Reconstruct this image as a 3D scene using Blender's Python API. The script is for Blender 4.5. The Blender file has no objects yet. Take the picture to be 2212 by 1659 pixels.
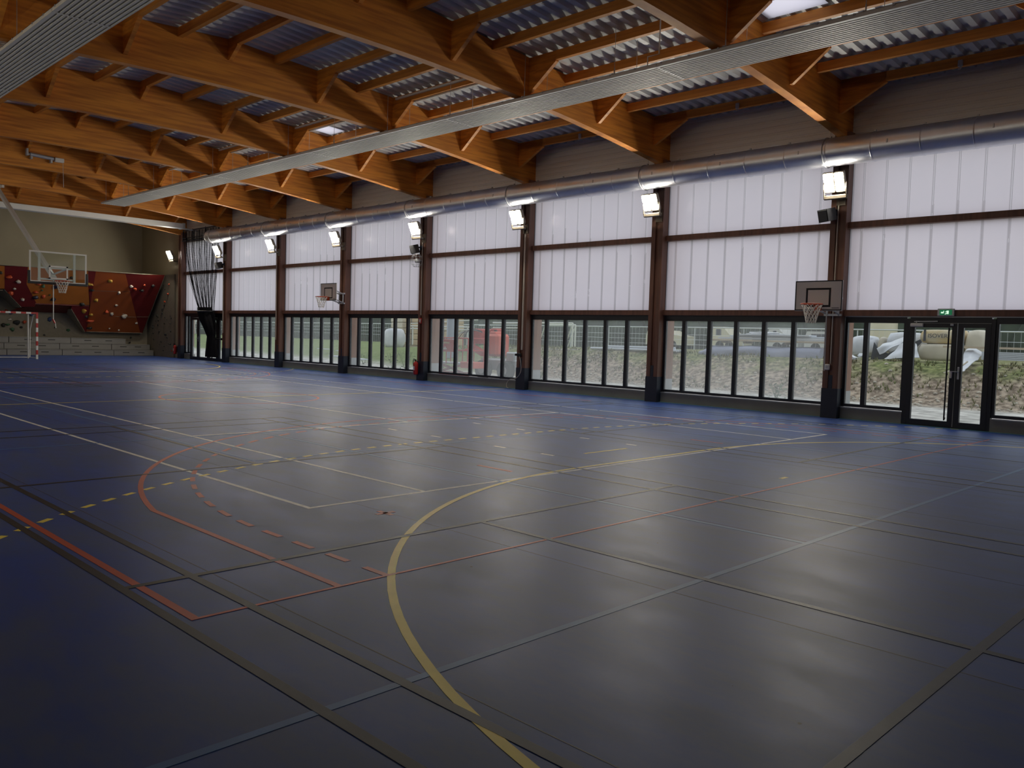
import bpy, bmesh, math, random
from math import sin, cos, pi, radians, sqrt
from mathutils import Vector, Matrix, noise

random.seed(7)
sc = bpy.context.scene
col = sc.collection

# ------------------------------------------------------------------ camera, sky, exposure
YAW, PITCH, ROLL = 0.7765, -0.0562, 0.0307
EYE = Vector((0.0, 0.0, 1.627))
fw = Vector((-sin(YAW) * cos(PITCH), cos(YAW) * cos(PITCH), sin(PITCH)))
rt = Vector((cos(YAW), sin(YAW), 0))
up = rt.cross(fw)
r2 = cos(ROLL) * rt + sin(ROLL) * up
u2 = -sin(ROLL) * rt + cos(ROLL) * up
cam_d = bpy.data.cameras.new('camera')
cam = bpy.data.objects.new('camera', cam_d)
col.objects.link(cam)
rot = Matrix((r2, u2, -fw)).transposed()
cam.matrix_world = Matrix.Translation(EYE) @ rot.to_4x4()
cam_d.sensor_fit = 'HORIZONTAL'
cam_d.sensor_width = 36.0
cam_d.lens = 36.0 * 1799.4 / 2212
cam_d.clip_end = 500
sc.camera = cam

world = bpy.data.worlds.new('overcast_sky')
sc.world = world
world.use_nodes = True
wn = world.node_tree
wn.nodes.clear()
wo = wn.nodes.new('ShaderNodeOutputWorld')
wb = wn.nodes.new('ShaderNodeBackground')
wb.inputs['Color'].default_value = (0.90, 0.93, 1.0, 1)
wb.inputs['Strength'].default_value = 1.12
wn.links.new(wb.outputs[0], wo.inputs[0])

sc.view_settings.view_transform = 'Standard'
sc.view_settings.look = 'None'
sc.view_settings.gamma = 1
sc.view_settings.use_curve_mapping = False
sc.view_settings.exposure = 0.0
sc.cycles.use_denoising = True
sc.cycles.max_bounces = 8
sc.cycles.diffuse_bounces = 5
sc.cycles.glossy_bounces = 3
sc.cycles.transmission_bounces = 6
sc.cycles.transparent_max_bounces = 16
sc.cycles.caustics_reflective = False
sc.cycles.caustics_refractive = False
sc.cycles.sample_clamp_indirect = 6
LAMP_STRENGTH = 270.0

# ------------------------------------------------------------------ materials
def mat(name, base=(.5, .5, .5), rough=.6, metal=0.0, noise_amt=0.0, nscale=4.0, c2=None, bump=0.0, stretch=None,
        emit=None, estr=0.0, spec=0.5, bscale=None, rvar=0.0):
    m = bpy.data.materials.new(name)
    m.use_nodes = True
    nt = m.node_tree
    b = nt.nodes['Principled BSDF']
    b.inputs['Base Color'].default_value = (*base, 1)
    b.inputs['Roughness'].default_value = rough
    b.inputs['Metallic'].default_value = metal
    b.inputs['Specular IOR Level'].default_value = spec
    if emit:
        b.inputs['Emission Color'].default_value = (*emit, 1)
        b.inputs['Emission Strength'].default_value = estr
    if noise_amt or c2 or bump or rvar:
        tc = nt.nodes.new('ShaderNodeTexCoord')
        mp = nt.nodes.new('ShaderNodeMapping')
        nt.links.new(tc.outputs['Object'], mp.inputs['Vector'])
        if stretch:
            mp.inputs['Scale'].default_value = stretch
        n = nt.nodes.new('ShaderNodeTexNoise')
        n.inputs['Scale'].default_value = nscale
        n.inputs['Detail'].default_value = 5
        nt.links.new(mp.outputs[0], n.inputs['Vector'])
        if noise_amt or c2:
            r = nt.nodes.new('ShaderNodeValToRGB')
            c2 = c2 or tuple(max(0, c * (1 - noise_amt)) for c in base)
            r.color_ramp.elements[0].position = .36
            r.color_ramp.elements[1].position = .64
            r.color_ramp.elements[0].color = (*c2, 1)
            r.color_ramp.elements[1].color = (*base, 1)
            nt.links.new(n.outputs['Fac'], r.inputs[0])
            nt.links.new(r.outputs[0], b.inputs['Base Color'])
        if bump:
            bp = nt.nodes.new('ShaderNodeBump')
            bp.inputs['Strength'].default_value = bump
            bp.inputs['Distance'].default_value = .02
            n2 = n
            if bscale:
                n2 = nt.nodes.new('ShaderNodeTexNoise')
                n2.inputs['Scale'].default_value = bscale
                n2.inputs['Detail'].default_value = 4
                nt.links.new(mp.outputs[0], n2.inputs['Vector'])
            nt.links.new(n2.outputs['Fac'], bp.inputs['Height'])
            nt.links.new(bp.outputs[0], b.inputs['Normal'])
        if rvar:
            mr = nt.nodes.new('ShaderNodeMapRange')
            mr.inputs['To Min'].default_value = rough - rvar
            mr.inputs['To Max'].default_value = rough + rvar
            nt.links.new(n.outputs['Fac'], mr.inputs['Value'])
            nt.links.new(mr.outputs[0], b.inputs['Roughness'])
    return m

M = {}
M['beam_wood'] = mat('glulam_wood', (.70, .275, .030), .6, nscale=2.5, c2=(.46, .155, .018), stretch=(1, .35, 6), bump=.05)
M['purlin_wood'] = mat('purlin_wood', (.68, .28, .038), .6, nscale=2.5, c2=(.48, .18, .024), stretch=(.3, 3, 6))
M['col_wood'] = mat('stained_column_wood', (.20, .088, .055), .5, nscale=2.5, c2=(.135, .062, .040), stretch=(5, 5, .35))
M['out_wood'] = mat('weathered_post_wood', (.42, .22, .14), .7, nscale=2, c2=(.33, .17, .11), stretch=(4, 4, .4))
M['steel_dark'] = mat('dark_steel', (.022, .028, .045), .45, .2)
M['frame'] = mat('anthracite_aluminium', (.018, .021, .028), .38, .1)
M['deck'] = mat('galvanised_deck', (.62, .64, .64), .55, .1, nscale=1.5, c2=(.52, .55, .56))
M['galv'] = mat('galvanised_duct', (.80, .81, .83), .36, .85, nscale=1.2, c2=(.66, .68, .72), rvar=.05)
M['galv_dull'] = mat('galvanised_steel', (.50, .52, .54), .4, .6)
M['white'] = mat('white_paint', (.72, .72, .68), .45)
M['panel_white'] = mat('radiant_panel_white', (.66, .64, .58), .6)
M['dark_gap'] = mat('dark_recess', (.02, .02, .02), .7)
M['clad'] = mat('beige_cladding', (.74, .72, .67), .6)
M['plinth'] = mat('painted_plinth', (.27, .265, .235), .6, noise_amt=.15, nscale=1.5)
M['wall'] = mat('olive_beige_wall', (.30, .265, .185), .75, noise_amt=.08, nscale=.7)
M['near_wall'] = mat('plain_wall', (.34, .30, .24), .8)
M['cyan'] = mat('painted_light_edge', (.10, .34, .42), .35)  # bright reflected edge of the floor, put into a pale blue colour
M['black'] = mat('black_plastic', (.012, .012, .014), .5)
M['red'] = mat('signal_red', (.42, .02, .015), .35)
M['orange_rim'] = mat('orange_steel', (.55, .09, .03), .4)
M['lens'] = mat('lamp_lens', (1, 1, 1), .4, emit=(1.0, .93, .79), estr=LAMP_STRENGTH)
M['lens_weak'] = mat('lamp_lens_opposite', (1, 1, 1), .4, emit=(1.0, .93, .79), estr=LAMP_STRENGTH * .25)
M['lamp_body'] = mat('lamp_housing_bronze', (.20, .17, .13), .4, .5)
M['board'] = mat('grey_backboard', (.78, .75, .68), .5)
M['cable'] = mat('cream_cable', (.55, .50, .42), .5)
M['net_black'] = mat('black_net', (.008, .008, .010), .9, spec=.1)
M['net_white'] = mat('white_net', (.72, .70, .64), .8)
M['clear'] = None
M['climb_grey'] = mat('climbing_grey', (.21, .185, .135), .8, noise_amt=.1, nscale=6, bump=.1)
M['climb_red'] = mat('climbing_red', (.15, .008, .005), .55, noise_amt=.1, nscale=1)
M['climb_orange'] = mat('climbing_orange', (.46, .15, .016), .55, noise_amt=.12, nscale=1)
M['climb_dkorange'] = mat('climbing_burnt_orange', (.33, .075, .010), .55, noise_amt=.12, nscale=1)
M['bench'] = mat('grey_gym_block', (.20, .195, .185), .6, noise_amt=.06, nscale=2)
for n_, c_ in (('hold_orange', (.48, .07, .02)), ('hold_white', (.48, .44, .38)), ('hold_dark', (.012, .013, .035)),
               ('hold_yellow', (.42, .25, .03)), ('hold_blue', (.03, .06, .16)), ('hold_green', (.04, .11, .05)),
               ('hold_black', (.02, .02, .018))):
    M[n_] = mat(n_, c_, .55)
M['sign_green'] = mat('exit_sign_green', (.01, .12, .05), .4, emit=(.02, .30, .12), estr=.35)
M['sign_white'] = mat('exit_sign_white', (.8, .9, .8), .4, emit=(.7, 1.0, .75), estr=.9)


def floor_material():
    m = bpy.data.materials.new('blue_sports_vinyl')
    m.use_nodes = True
    nt = m.node_tree
    N, Lk = nt.nodes, nt.links
    b = N['Principled BSDF']
    tc = N.new('ShaderNodeTexCoord')
    n1 = N.new('ShaderNodeTexNoise'); n1.inputs['Scale'].default_value = .45; n1.inputs['Detail'].default_value = 6
    Lk.new(tc.outputs['Object'], n1.inputs['Vector'])
    mp = N.new('ShaderNodeMapping'); mp.inputs['Scale'].default_value = (1, 2.2, 1); mp.inputs['Rotation'].default_value = (0, 0, .3)
    Lk.new(tc.outputs['Object'], mp.inputs['Vector'])
    n2 = N.new('ShaderNodeTexNoise'); n2.inputs['Scale'].default_value = 1.6; n2.inputs['Detail'].default_value = 8
    n2.inputs['Roughness'].default_value = .65
    Lk.new(mp.outputs[0], n2.inputs['Vector'])
    mx = N.new('ShaderNodeMath'); mx.operation = 'ADD'
    mu = N.new('ShaderNodeMath'); mu.operation = 'MULTIPLY'; mu.inputs[1].default_value = .75
    Lk.new(n2.outputs['Fac'], mu.inputs[0]); Lk.new(mu.outputs[0], mx.inputs[0])
    mu2 = N.new('ShaderNodeMath'); mu2.operation = 'MULTIPLY'; mu2.inputs[1].default_value = .45
    Lk.new(n1.outputs['Fac'], mu2.inputs[0]); Lk.new(mu2.outputs[0], mx.inputs[1])
    r = N.new('ShaderNodeValToRGB')
    e = r.color_ramp.elements
    e[0].position = .48; e[0].color = (.018, .062, .285, 1)
    e[1].position = .70; e[1].color = (.058, .088, .200, 1)
    Lk.new(mx.outputs[0], r.inputs[0])
    # dark specks of dirt
    v = N.new('ShaderNodeTexVoronoi'); v.inputs['Scale'].default_value = 2.2; v.inputs['Randomness'].default_value = 1
    Lk.new(tc.outputs['Object'], v.inputs['Vector'])
    lt = N.new('ShaderNodeMath'); lt.operation = 'LESS_THAN'; lt.inputs[1].default_value = .022
    Lk.new(v.outputs['Distance'], lt.inputs[0])
    mc = N.new('ShaderNodeMixRGB'); mc.inputs[2].default_value = (.01, .01, .012, 1)
    Lk.new(lt.outputs[0], mc.inputs[0]); Lk.new(r.outputs[0], mc.inputs[1])
    Lk.new(mc.outputs[0], b.inputs['Base Color'])
    mr = N.new('ShaderNodeMapRange'); mr.inputs['From Min'].default_value = .4; mr.inputs['From Max'].default_value = .75
    mr.inputs['To Min'].default_value = .40; mr.inputs['To Max'].default_value = .49
    Lk.new(mx.outputs[0], mr.inputs['Value']); Lk.new(mr.outputs[0], b.inputs['Roughness'])
    b.inputs['IOR'].default_value = 1.29
    bp = N.new('ShaderNodeBump'); bp.inputs['Strength'].default_value = .04; bp.inputs['Distance'].default_value = .02
    Lk.new(n2.outputs['Fac'], bp.inputs['Height']); Lk.new(bp.outputs[0], b.inputs['Normal'])
    return m


def line_material(name, c, worn=.25):
    m = mat(name, c, .46, spec=.33, nscale=7, c2=tuple(x * (1 - worn) + .06 * worn for x in c))
    return m


def poly_material(name='opal_polycarbonate', k=1.0):
    m = bpy.data.materials.new(name)
    m.use_nodes = True
    nt = m.node_tree
    nt.nodes.clear()
    N, Lk = nt.nodes, nt.links
    o = N.new('ShaderNodeOutputMaterial')
    t = N.new('ShaderNodeBsdfTranslucent')
    d = N.new('ShaderNodeBsdfDiffuse')
    g = N.new('ShaderNodeBsdfGlossy'); g.inputs['Roughness'].default_value = .25
    tc = N.new('ShaderNodeTexCoord')
    n = N.new('ShaderNodeTexNoise'); n.inputs['Scale'].default_value = .6; n.inputs['Detail'].default_value = 3
    Lk.new(tc.outputs['Object'], n.inputs['Vector'])
    r = N.new('ShaderNodeValToRGB')
    r.color_ramp.elements[0].position = .3; r.color_ramp.elements[1].position = .7
    r.color_ramp.elements[0].color = (.83 * k, .80 * k, .88 * k, 1); r.color_ramp.elements[1].color = (.90 * k, .85 * k, .90 * k, 1)
    Lk.new(n.outputs['Fac'], r.inputs[0]); Lk.new(r.outputs[0], t.inputs['Color'])
    d.inputs['Color'].default_value = (.5, .5, .52, 1)
    m1 = N.new('ShaderNodeMixShader'); m1.inputs[0].default_value = .12
    Lk.new(t.outputs[0], m1.inputs[1]); Lk.new(d.outputs[0], m1.inputs[2])
    m2 = N.new('ShaderNodeMixShader'); m2.inputs[0].default_value = .03
    Lk.new(m1.outputs[0], m2.inputs[1]); Lk.new(g.outputs[0], m2.inputs[2])
    Lk.new(m2.outputs[0], o.inputs[0])
    return m


def glass_material(name, dust=.12, tint=(.93, .96, .95)):
    m = bpy.data.materials.new(name)
    m.use_nodes = True
    nt = m.node_tree
    nt.nodes.clear()
    N, Lk = nt.nodes, nt.links
    o = N.new('ShaderNodeOutputMaterial')
    t = N.new('ShaderNodeBsdfTransparent'); t.inputs['Color'].default_value = (*tint, 1)
    g = N.new('ShaderNodeBsdfGlossy'); g.inputs['Roughness'].default_value = .02
    lw = N.new('ShaderNodeLayerWeight'); lw.inputs['Blend'].default_value = .5
    pw = N.new('ShaderNodeMath'); pw.operation = 'POWER'; pw.inputs[1].default_value = 5
    Lk.new(lw.outputs['Facing'], pw.inputs[0])
    fr = N.new('ShaderNodeMath'); fr.operation = 'MULTIPLY_ADD'; fr.inputs[1].default_value = .8; fr.inputs[2].default_value = .02
    Lk.new(pw.outputs[0], fr.inputs[0])
    m1 = N.new('ShaderNodeMixShader')
    Lk.new(fr.outputs[0], m1.inputs[0]); Lk.new(t.outputs[0], m1.inputs[1]); Lk.new(g.outputs[0], m1.inputs[2])
    if dust:
        tl = N.new('ShaderNodeBsdfTranslucent'); tl.inputs['Color'].default_value = (.80, .82, .82, 1)
        tc = N.new('ShaderNodeTexCoord')
        mp = N.new('ShaderNodeMapping'); mp.inputs['Scale'].default_value = (1, 1, .7)
        n = N.new('ShaderNodeTexNoise'); n.inputs['Scale'].default_value = .8; n.inputs['Detail'].default_value = 6
        Lk.new(tc.outputs['Object'], mp.inputs[0]); Lk.new(mp.outputs[0], n.inputs['Vector'])
        # grime and condensation lie thickest on the lower third of each pane
        sx = N.new('ShaderNodeSeparateXYZ'); Lk.new(tc.outputs['Object'], sx.inputs[0])
        mr = N.new('ShaderNodeMapRange')
        mr.inputs['From Min'].default_value = 0.0; mr.inputs['From Max'].default_value = 1.2
        mr.inputs['To Min'].default_value = dust * 1.25; mr.inputs['To Max'].default_value = dust * .6
        Lk.new(sx.outputs['Z'], mr.inputs['Value'])
        mu = N.new('ShaderNodeMath'); mu.operation = 'MULTIPLY'
        ad = N.new('ShaderNodeMath'); ad.operation = 'ADD'; ad.inputs[1].default_value = .5
        Lk.new(n.outputs['Fac'], ad.inputs[0])
        Lk.new(ad.outputs[0], mu.inputs[0]); Lk.new(mr.outputs[0], mu.inputs[1])
        m2 = N.new('ShaderNodeMixShader')
        Lk.new(mu.outputs[0], m2.inputs[0]); Lk.new(m1.outputs[0], m2.inputs[1]); Lk.new(tl.outputs[0], m2.inputs[2])
        Lk.new(m2.outputs[0], o.inputs[0])
    else:
        Lk.new(m1.outputs[0], o.inputs[0])
    return m


M['floor'] = floor_material()
M['l_white'] = line_material('white_line_paint', (.80, .78, .72))
M['l_yellow'] = line_material('yellow_line_paint', (.85, .68, .10), .08)
M['l_orange'] = line_material('orange_line_paint', (.48, .075, .03), .1)
M['l_black'] = line_material('black_line_paint', (.012, .010, .008), .12)
M['l_blue'] = line_material('blue_line_paint', (.05, .15, .38), .2)
M['seam'] = mat('welded_vinyl_seam', (.035, .037, .045), .5)
M['poly'] = poly_material()
M['poly_rib'] = poly_material('polycarbonate_rib', .74)
M['glass_dusty'] = glass_material('dusty_glass', .20)
M['glass_mid'] = glass_material('slightly_dusty_glass', .10)
M['glass_clean'] = glass_material('clean_glass', .03)
M['board_glass'] = glass_material('clear_backboard', 0)

# ------------------------------------------------------------------ mesh helpers
class MB:
    def __init__(s):
        s.v, s.f, s.mi, s.sm = [], [], [], []
        s.cur = 0
        s.smooth = False

    def add(s, vs, fs, smooth=None):
        o = len(s.v)
        s.v += [tuple(p) for p in vs]
        for f in fs:
            s.f.append([o + i for i in f]); s.mi.append(s.cur); s.sm.append(s.smooth if smooth is None else smooth)
        return s

    def box(s, x0, x1, y0, y1, z0, z1):
        return s.add([(x0, y0, z0), (x1, y0, z0), (x1, y1, z0), (x0, y1, z0), (x0, y0, z1), (x1, y0, z1), (x1, y1, z1), (x0, y1, z1)],
                     [(0, 3, 2, 1), (4, 5, 6, 7), (0, 1, 5, 4), (1, 2, 6, 5), (2, 3, 7, 6), (3, 0, 4, 7)], False)

    def bbox(s, x0, x1, y0, y1, z0, z1, b=.01):
        """box with chamfered long edges on all sides"""
        bm = bmesh.new()
        bmesh.ops.create_cube(bm, size=1)
        for v in bm.verts:
            v.co = Vector(((x0 + x1) / 2 + v.co.x * (x1 - x0), (y0 + y1) / 2 + v.co.y * (y1 - y0), (z0 + z1) / 2 + v.co.z * (z1 - z0)))
        bmesh.ops.bevel(bm, geom=bm.edges[:], offset=b, segments=1, affect='EDGES')
        s.addbm(bm)
        return s

    def addbm(s, bm, smooth=False):
        bm.verts.index_update()
        s.add([v.co[:] for v in bm.verts], [[v.index for v in f.verts] for f in bm.faces], smooth)
        bm.free()

    def bar(s, p, q, w, h, upv=(0, 0, 1)):
        p, q = Vector(p), Vector(q)
        d = (q - p).normalized()
        u = Vector(upv)
        if abs(d.dot(u)) > .98:
            u = Vector((0, 1, 0))
        a = d.cross(u).normalized()
        b = a.cross(d).normalized()
        vs = []
        for c in (p, q):
            for i, j in ((-1, -1), (1, -1), (1, 1), (-1, 1)):
                vs.append(c + a * (i * w / 2) + b * (j * h / 2))
        return s.add(vs, [(3, 2, 1, 0), (4, 5, 6, 7), (0, 1, 5, 4), (1, 2, 6, 5), (2, 3, 7, 6), (3, 0, 4, 7)], False)

    def tube(s, pts, r, n=8, closed=False, cap=True):
        pts = [Vector(p) for p in pts]
        k = len(pts)
        rings = []
        prev = None
        for i, p in enumerate(pts):
            if closed:
                d = (pts[(i + 1) % k] - pts[i - 1]).normalized()
            else:
                d = (pts[min(i + 1, k - 1)] - pts[max(i - 1, 0)]).normalized()
            ref = prev if prev is not None else (Vector((0, 0, 1)) if abs(d.z) < .9 else Vector((1, 0, 0)))
            a = (ref - d * ref.dot(d))
            if a.length < 1e-4:
                a = Vector((0, 1, 0)) - d * d.y
            a.normalize()
            prev = a
            b = d.cross(a)
            rr = r[i] if isinstance(r, (list, tuple)) else r
            rings.append([p + (a * cos(2 * pi * j / n) + b * sin(2 * pi * j / n)) * rr for j in range(n)])
        vs = [v for g in rings for v in g]
        fs = []
        for i in range(k if closed else k - 1):
            i2 = (i + 1) % k
            for j in range(n):
                j2 = (j + 1) % n
                fs.append((i * n + j, i * n + j2, i2 * n + j2, i2 * n + j))
        s.add(vs, fs, n > 4)
        if cap and not closed:
            s.add(rings[0], [list(range(n))[::-1]], False)
            s.add(rings[-1], [list(range(n))], False)
        return s

    def prism(s, poly, vec):
        """extrude a polygon (3d points) along vec"""
        n = len(poly)
        a = [Vector(p) for p in poly]
        b = [p + Vector(vec) for p in a]
        fs = [list(range(n))[::-1], list(range(n, 2 * n))]
        for i in range(n):
            j = (i + 1) % n
            fs.append((i, j, n + j, n + i))
        return s.add(a + b, fs, False)

    def blob(s, c, r, seed=0, sub=1, amt=.35, fr=1.5):
        bm = bmesh.new()
        bmesh.ops.create_icosphere(bm, subdivisions=sub, radius=1)
        off = Vector((seed * 3.17, seed * 1.31, seed * .77))
        rx, ry, rz = r if isinstance(r, (list, tuple)) else (r, r, r)
        for v in bm.verts:
            k = 1 + amt * noise.noise(v.co * fr + off)
            v.co = Vector((c[0] + v.co.x * rx * k, c[1] + v.co.y * ry * k, c[2] + v.co.z * rz * k))
        s.addbm(bm, True)
        return s

    def mesh(s, name, mats, off=(0, 0, 0)):
        me = bpy.data.meshes.new(name)
        o = Vector(off)
        me.from_pydata([(v[0] - o.x, v[1] - o.y, v[2] - o.z) for v in s.v], [], s.f)
        if not isinstance(mats, (list, tuple)):
            mats = [mats]
        for m in mats:
            me.materials.append(m)
        me.polygons.foreach_set('material_index', s.mi)
        me.polygons.foreach_set('use_smooth', s.sm)
        me.update()
        bm = bmesh.new(); bm.from_mesh(me)
        bmesh.ops.recalc_face_normals(bm, faces=bm.faces[:])
        bm.to_mesh(me); bm.free()
        return me


WL = {}

def tag(o, label=None, cat=None, group=None, kind=None):
    if label: o['label'] = label
    if cat: o['category'] = cat
    if group: o['group'] = group
    if kind: o['kind'] = kind
    return o

def thing(name, loc, label=None, cat=None, group=None, kind=None):
    o = bpy.data.objects.new(name, None)
    o.empty_display_size = .2
    col.objects.link(o)
    o.location = loc
    WL[o.name] = Vector(loc)
    return tag(o, label, cat, group, kind)

def part(name, mb, mats, parent, label=None, kind=None, origin=None):
    """mesh given in world coordinates, hung under parent"""
    pw = WL[parent.name] if parent else Vector((0, 0, 0))
    org = Vector(origin) if origin is not None else pw
    o = bpy.data.objects.new(name, mb.mesh(name, mats, org))
    col.objects.link(o)
    o.parent = parent
    o.location = org - pw
    WL[o.name] = org
    if label: o['label'] = label
    if kind: o['kind'] = kind
    return o

def solo(name, mb, mats, origin, label=None, cat=None, group=None, kind=None):
    o = part(name, mb, mats, None, origin=origin)
    return tag(o, label, cat, group, kind)

def struct(name, mb, mats, origin=(0, 0, 0)):
    return solo(name, mb, mats, origin, kind='structure')

def share(name, me, parent, loc, rz=0, label=None):
    """a piece that shares mesh data; loc relative to the parent"""
    o = bpy.data.objects.new(name, me)
    col.objects.link(o)
    o.parent = parent
    o.location = loc
    o.rotation_euler.z = rz
    WL[o.name] = WL[parent.name] + Vector(loc) if parent else Vector(loc)
    if label: o['label'] = label
    return o

KIDS = {}
def kids(o):
    return [c for c in col.objects if c.parent == o]

def tree_of(o):
    return (o, [tree_of(c) for c in kids(o)])

def dup(tree, parent=None, loc=None):
    o, ch = tree
    c = o.copy()
    col.objects.link(c)
    c.parent = parent
    if loc is not None:
        c.location = loc
    WL[c.name] = Vector(c.location) + (WL[parent.name] if parent else Vector())
    for t in ch:
        dup(t, c)
    return c

ORD = ['nearest the glass exit door', 'second', 'third', 'fourth', 'fifth', 'sixth', 'seventh', 'eighth']

# ------------------------------------------------------------------ main dimensions
BAY = 4.92
X7 = -7.98
def XK(k): return X7 + BAY * (k - 7)          # left polycarbonate edge of bay k = right face of column k
WY = 18.92                                     # inner plane of the window wall
XEND, XNEAR, YNEAR = -48.0, 7.4, -0.7
CY = 8.95                                      # ridge
def zbot(y): return 7.00 - .0069 * (y - CY) ** 2
def ztop(y): return 8.05 - .061 * abs(y - CY)
GY = [CY + d for d in (-9.3, -6.95, -4.55, -2.27, 0, 2.27, 4.55, 6.95, 9.3)]

# ------------------------------------------------------------------ floor
mb = MB(); mb.box(XEND - .3, XNEAR, YNEAR, WY, -.15, 0)
floor = struct('floor', mb, M['floor'])

LZ = {'l_white': .0010, 'l_blue': .0013, 'l_yellow': .0016, 'l_orange': .0019, 'l_black': .0022, 'seam': .0006}
LN = [0]
def line_obj(name, segs, m, w, lab):
    """segs: list of polylines on the floor, drawn as thin painted strips"""
    mb = MB()
    z = LZ[m] + LN[0] * 1.5e-6
    LN[0] += 1
    for pl, closed in segs:
        n = len(pl)
        L, R = [], []
        for i in range(n):
            a = Vector(pl[i - 1] if (i > 0 or closed) else pl[0])
            b = Vector(pl[(i + 1) % n] if (i < n - 1 or closed) else pl[-1])
            d = (b - a).normalized()
            nn = Vector((-d.y, d.x)) * (w / 2)
            p = Vector(pl[i])
            L.append(p + nn); R.append(p - nn)
        vs = [(p.x, p.y, z) for p in L] + [(p.x, p.y, z) for p in R]
        vs += [(p.x, p.y, .0001) for p in L] + [(p.x, p.y, .0001) for p in R]
        fs = []
        for i in range(n if closed else n - 1):
            j = (i + 1) % n
            fs.append((i, j, n + j, n + i))
            fs.append((i, 2 * n + i, 2 * n + j, j))
            fs.append((n + i, n + j, 3 * n + j, 3 * n + i))
        mb.add(vs, fs, False)
    return part(name, mb, M[m], floor, label=lab)

def arc(cx, cy, r, a0, a1, n=40):
    return [(cx + r * cos(radians(a0 + (a1 - a0) * i / n)), cy + r * sin(radians(a0 + (a1 - a0) * i / n))) for i in range(n + 1)]

def dashes(pl, on, off):
    out = []
    acc, on_now, cur = 0.0, True, [Vector(pl[0])]
    for i in range(1, len(pl)):
        a, b = Vector(pl[i - 1]), Vector(pl[i])
        seg = (b - a).length
        pos = 0.0
        while pos < seg - 1e-6:
            lim = on if on_now else off
            step = min(lim - acc, seg - pos)
            pos += step; acc += step
            p = a + (b - a) * (pos / seg)
            if on_now: cur.append(p)
            if acc >= lim - 1e-6:
                if on_now and len(cur) > 1:
                    out.append(([tuple(c) for c in cur], False))
                on_now = not on_now; acc = 0; cur = [p]
    return out

HX = -18.5      # middle of the hall, lengthwise
HY = 9.62
def both(f):
    f(1); f(-1)
# tennis, white
W = .05
for s, pl in enumerate([[(-6.62, 4.13), (-30.38, 4.13)], [(-6.62, 15.1), (-30.38, 15.1)], [(-6.62, 4.13), (-6.62, 15.1)], [(-30.38, 4.13), (-30.38, 15.1)],
                        [(-6.62, 5.5), (-30.38, 5.5)], [(-6.62, 13.73), (-30.38, 13.73)], [(-12.1, 5.5), (-12.1, 13.73)], [(-24.9, 5.5), (-24.9, 13.73)],
                        [(-12.1, HY), (-24.9, HY)]]):
    a, b = Vector(pl[0]), Vector(pl[1])
    d = (b - a).normalized() * .025
    line_obj('court_line', [([tuple(a - d), tuple(b + d)], False)], 'l_white', W, 'white tennis court line')
ticks = []
for x0 in (-7.75, -8.7, -10.16, -11.3):
    ticks.append(([(x0 - .12, 8.64), (x0 + .12, 8.64)], False))
    ticks.append(([(x0 - .1, 10.6), (x0 + .1, 10.6)], False))
line_obj('court_mark', ticks, 'l_white', .05, 'short white floor ticks')
# handball, yellow
for s in (1, -1):
    g = HX + s * (-.72 - HX)
    def mx(pl, s=s): return [(HX + s * (x - HX), y) for x, y in pl]
    six = [(-.72, HY + 7.5)] if False else []
    six = arc(-.72, HY - 1.5, 6, 270, 180, 36) + arc(-.72, HY + 1.5, 6, 180, 90, 36)
    line_obj('court_line', [(mx(six), False)], 'l_yellow', .055, 'solid yellow goal area arc')
    nine = arc(-.72, HY - 1.5, 9, 262, 180, 80) + arc(-.72, HY + 1.5, 9, 180, 98, 80)
    line_obj('court_line', dashes(mx(nine), .15, .15), 'l_yellow', .055, 'dashed yellow free throw arc')
    line_obj('court_mark', [(mx([(-7.52, HY - .45), (-7.52, HY + .55)]), False)], 'l_yellow', .05, 'yellow penalty mark')
    line_obj('court_mark', [(mx([(-4.72, HY - .08), (-4.72, HY + .08)]), False)], 'l_yellow', .05, 'short yellow goalkeeper mark')
line_obj('court_line', [([(HX, .6), (HX, 18.5)], False)], 'l_yellow', .05, 'yellow halfway line')
# basketball, orange
line_obj('court_line', [([(-4.44, 2.05), (-32.5, 2.05), (-32.5, 17.2), (-4.44, 17.2)], True)], 'l_orange', .06, 'orange basketball boundary')
for s in (1, -1):
    def mx(pl, s=s): return [(HX + s * (x - HX), y) for x, y in pl]
    a = math.degrees(math.acos(6.62 / 6.75))
    tp = [(-4.44, 3.0)] + [(-6.02 - 6.75 * cos(t), HY - 6.75 * sin(t)) for t in [radians(90 - a - (180 - 2 * a) * i / 60) for i in range(61)]] + [(-4.44, HY * 2 - 3.0)]
    line_obj('court_line', [(mx(tp), False)], 'l_orange', .05, 'orange three point line')
    tp2 = [(-4.44, 3.38)] + [(-6.02 - 6.25 * cos(t), HY - 6.25 * sin(t)) for t in [radians(88 - 176 * i / 70) for i in range(71)]] + [(-4.44, HY * 2 - 3.38)]
    line_obj('court_line', dashes(mx(tp2), .26, .2), 'l_orange', .05, 'dashed orange arc inside the three point line')
    line_obj('court_mark', [(mx([(-5.93, 4.55), (-6.13, 4.55)]), False), (mx([(-6.03, 4.45), (-6.03, 4.65)]), False),
                            (mx([(-7.0, 7.17), (-7.6, 7.17)]), False), (mx([(-7.0, 12.07), (-7.6, 12.07)]), False)], 'l_orange', .05, 'small orange floor marks')
line_obj('court_line', [(arc(HX, HY, 1.8, 0, 360, 60)[:-1], True)], 'l_orange', .05, 'orange centre circle')
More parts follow.
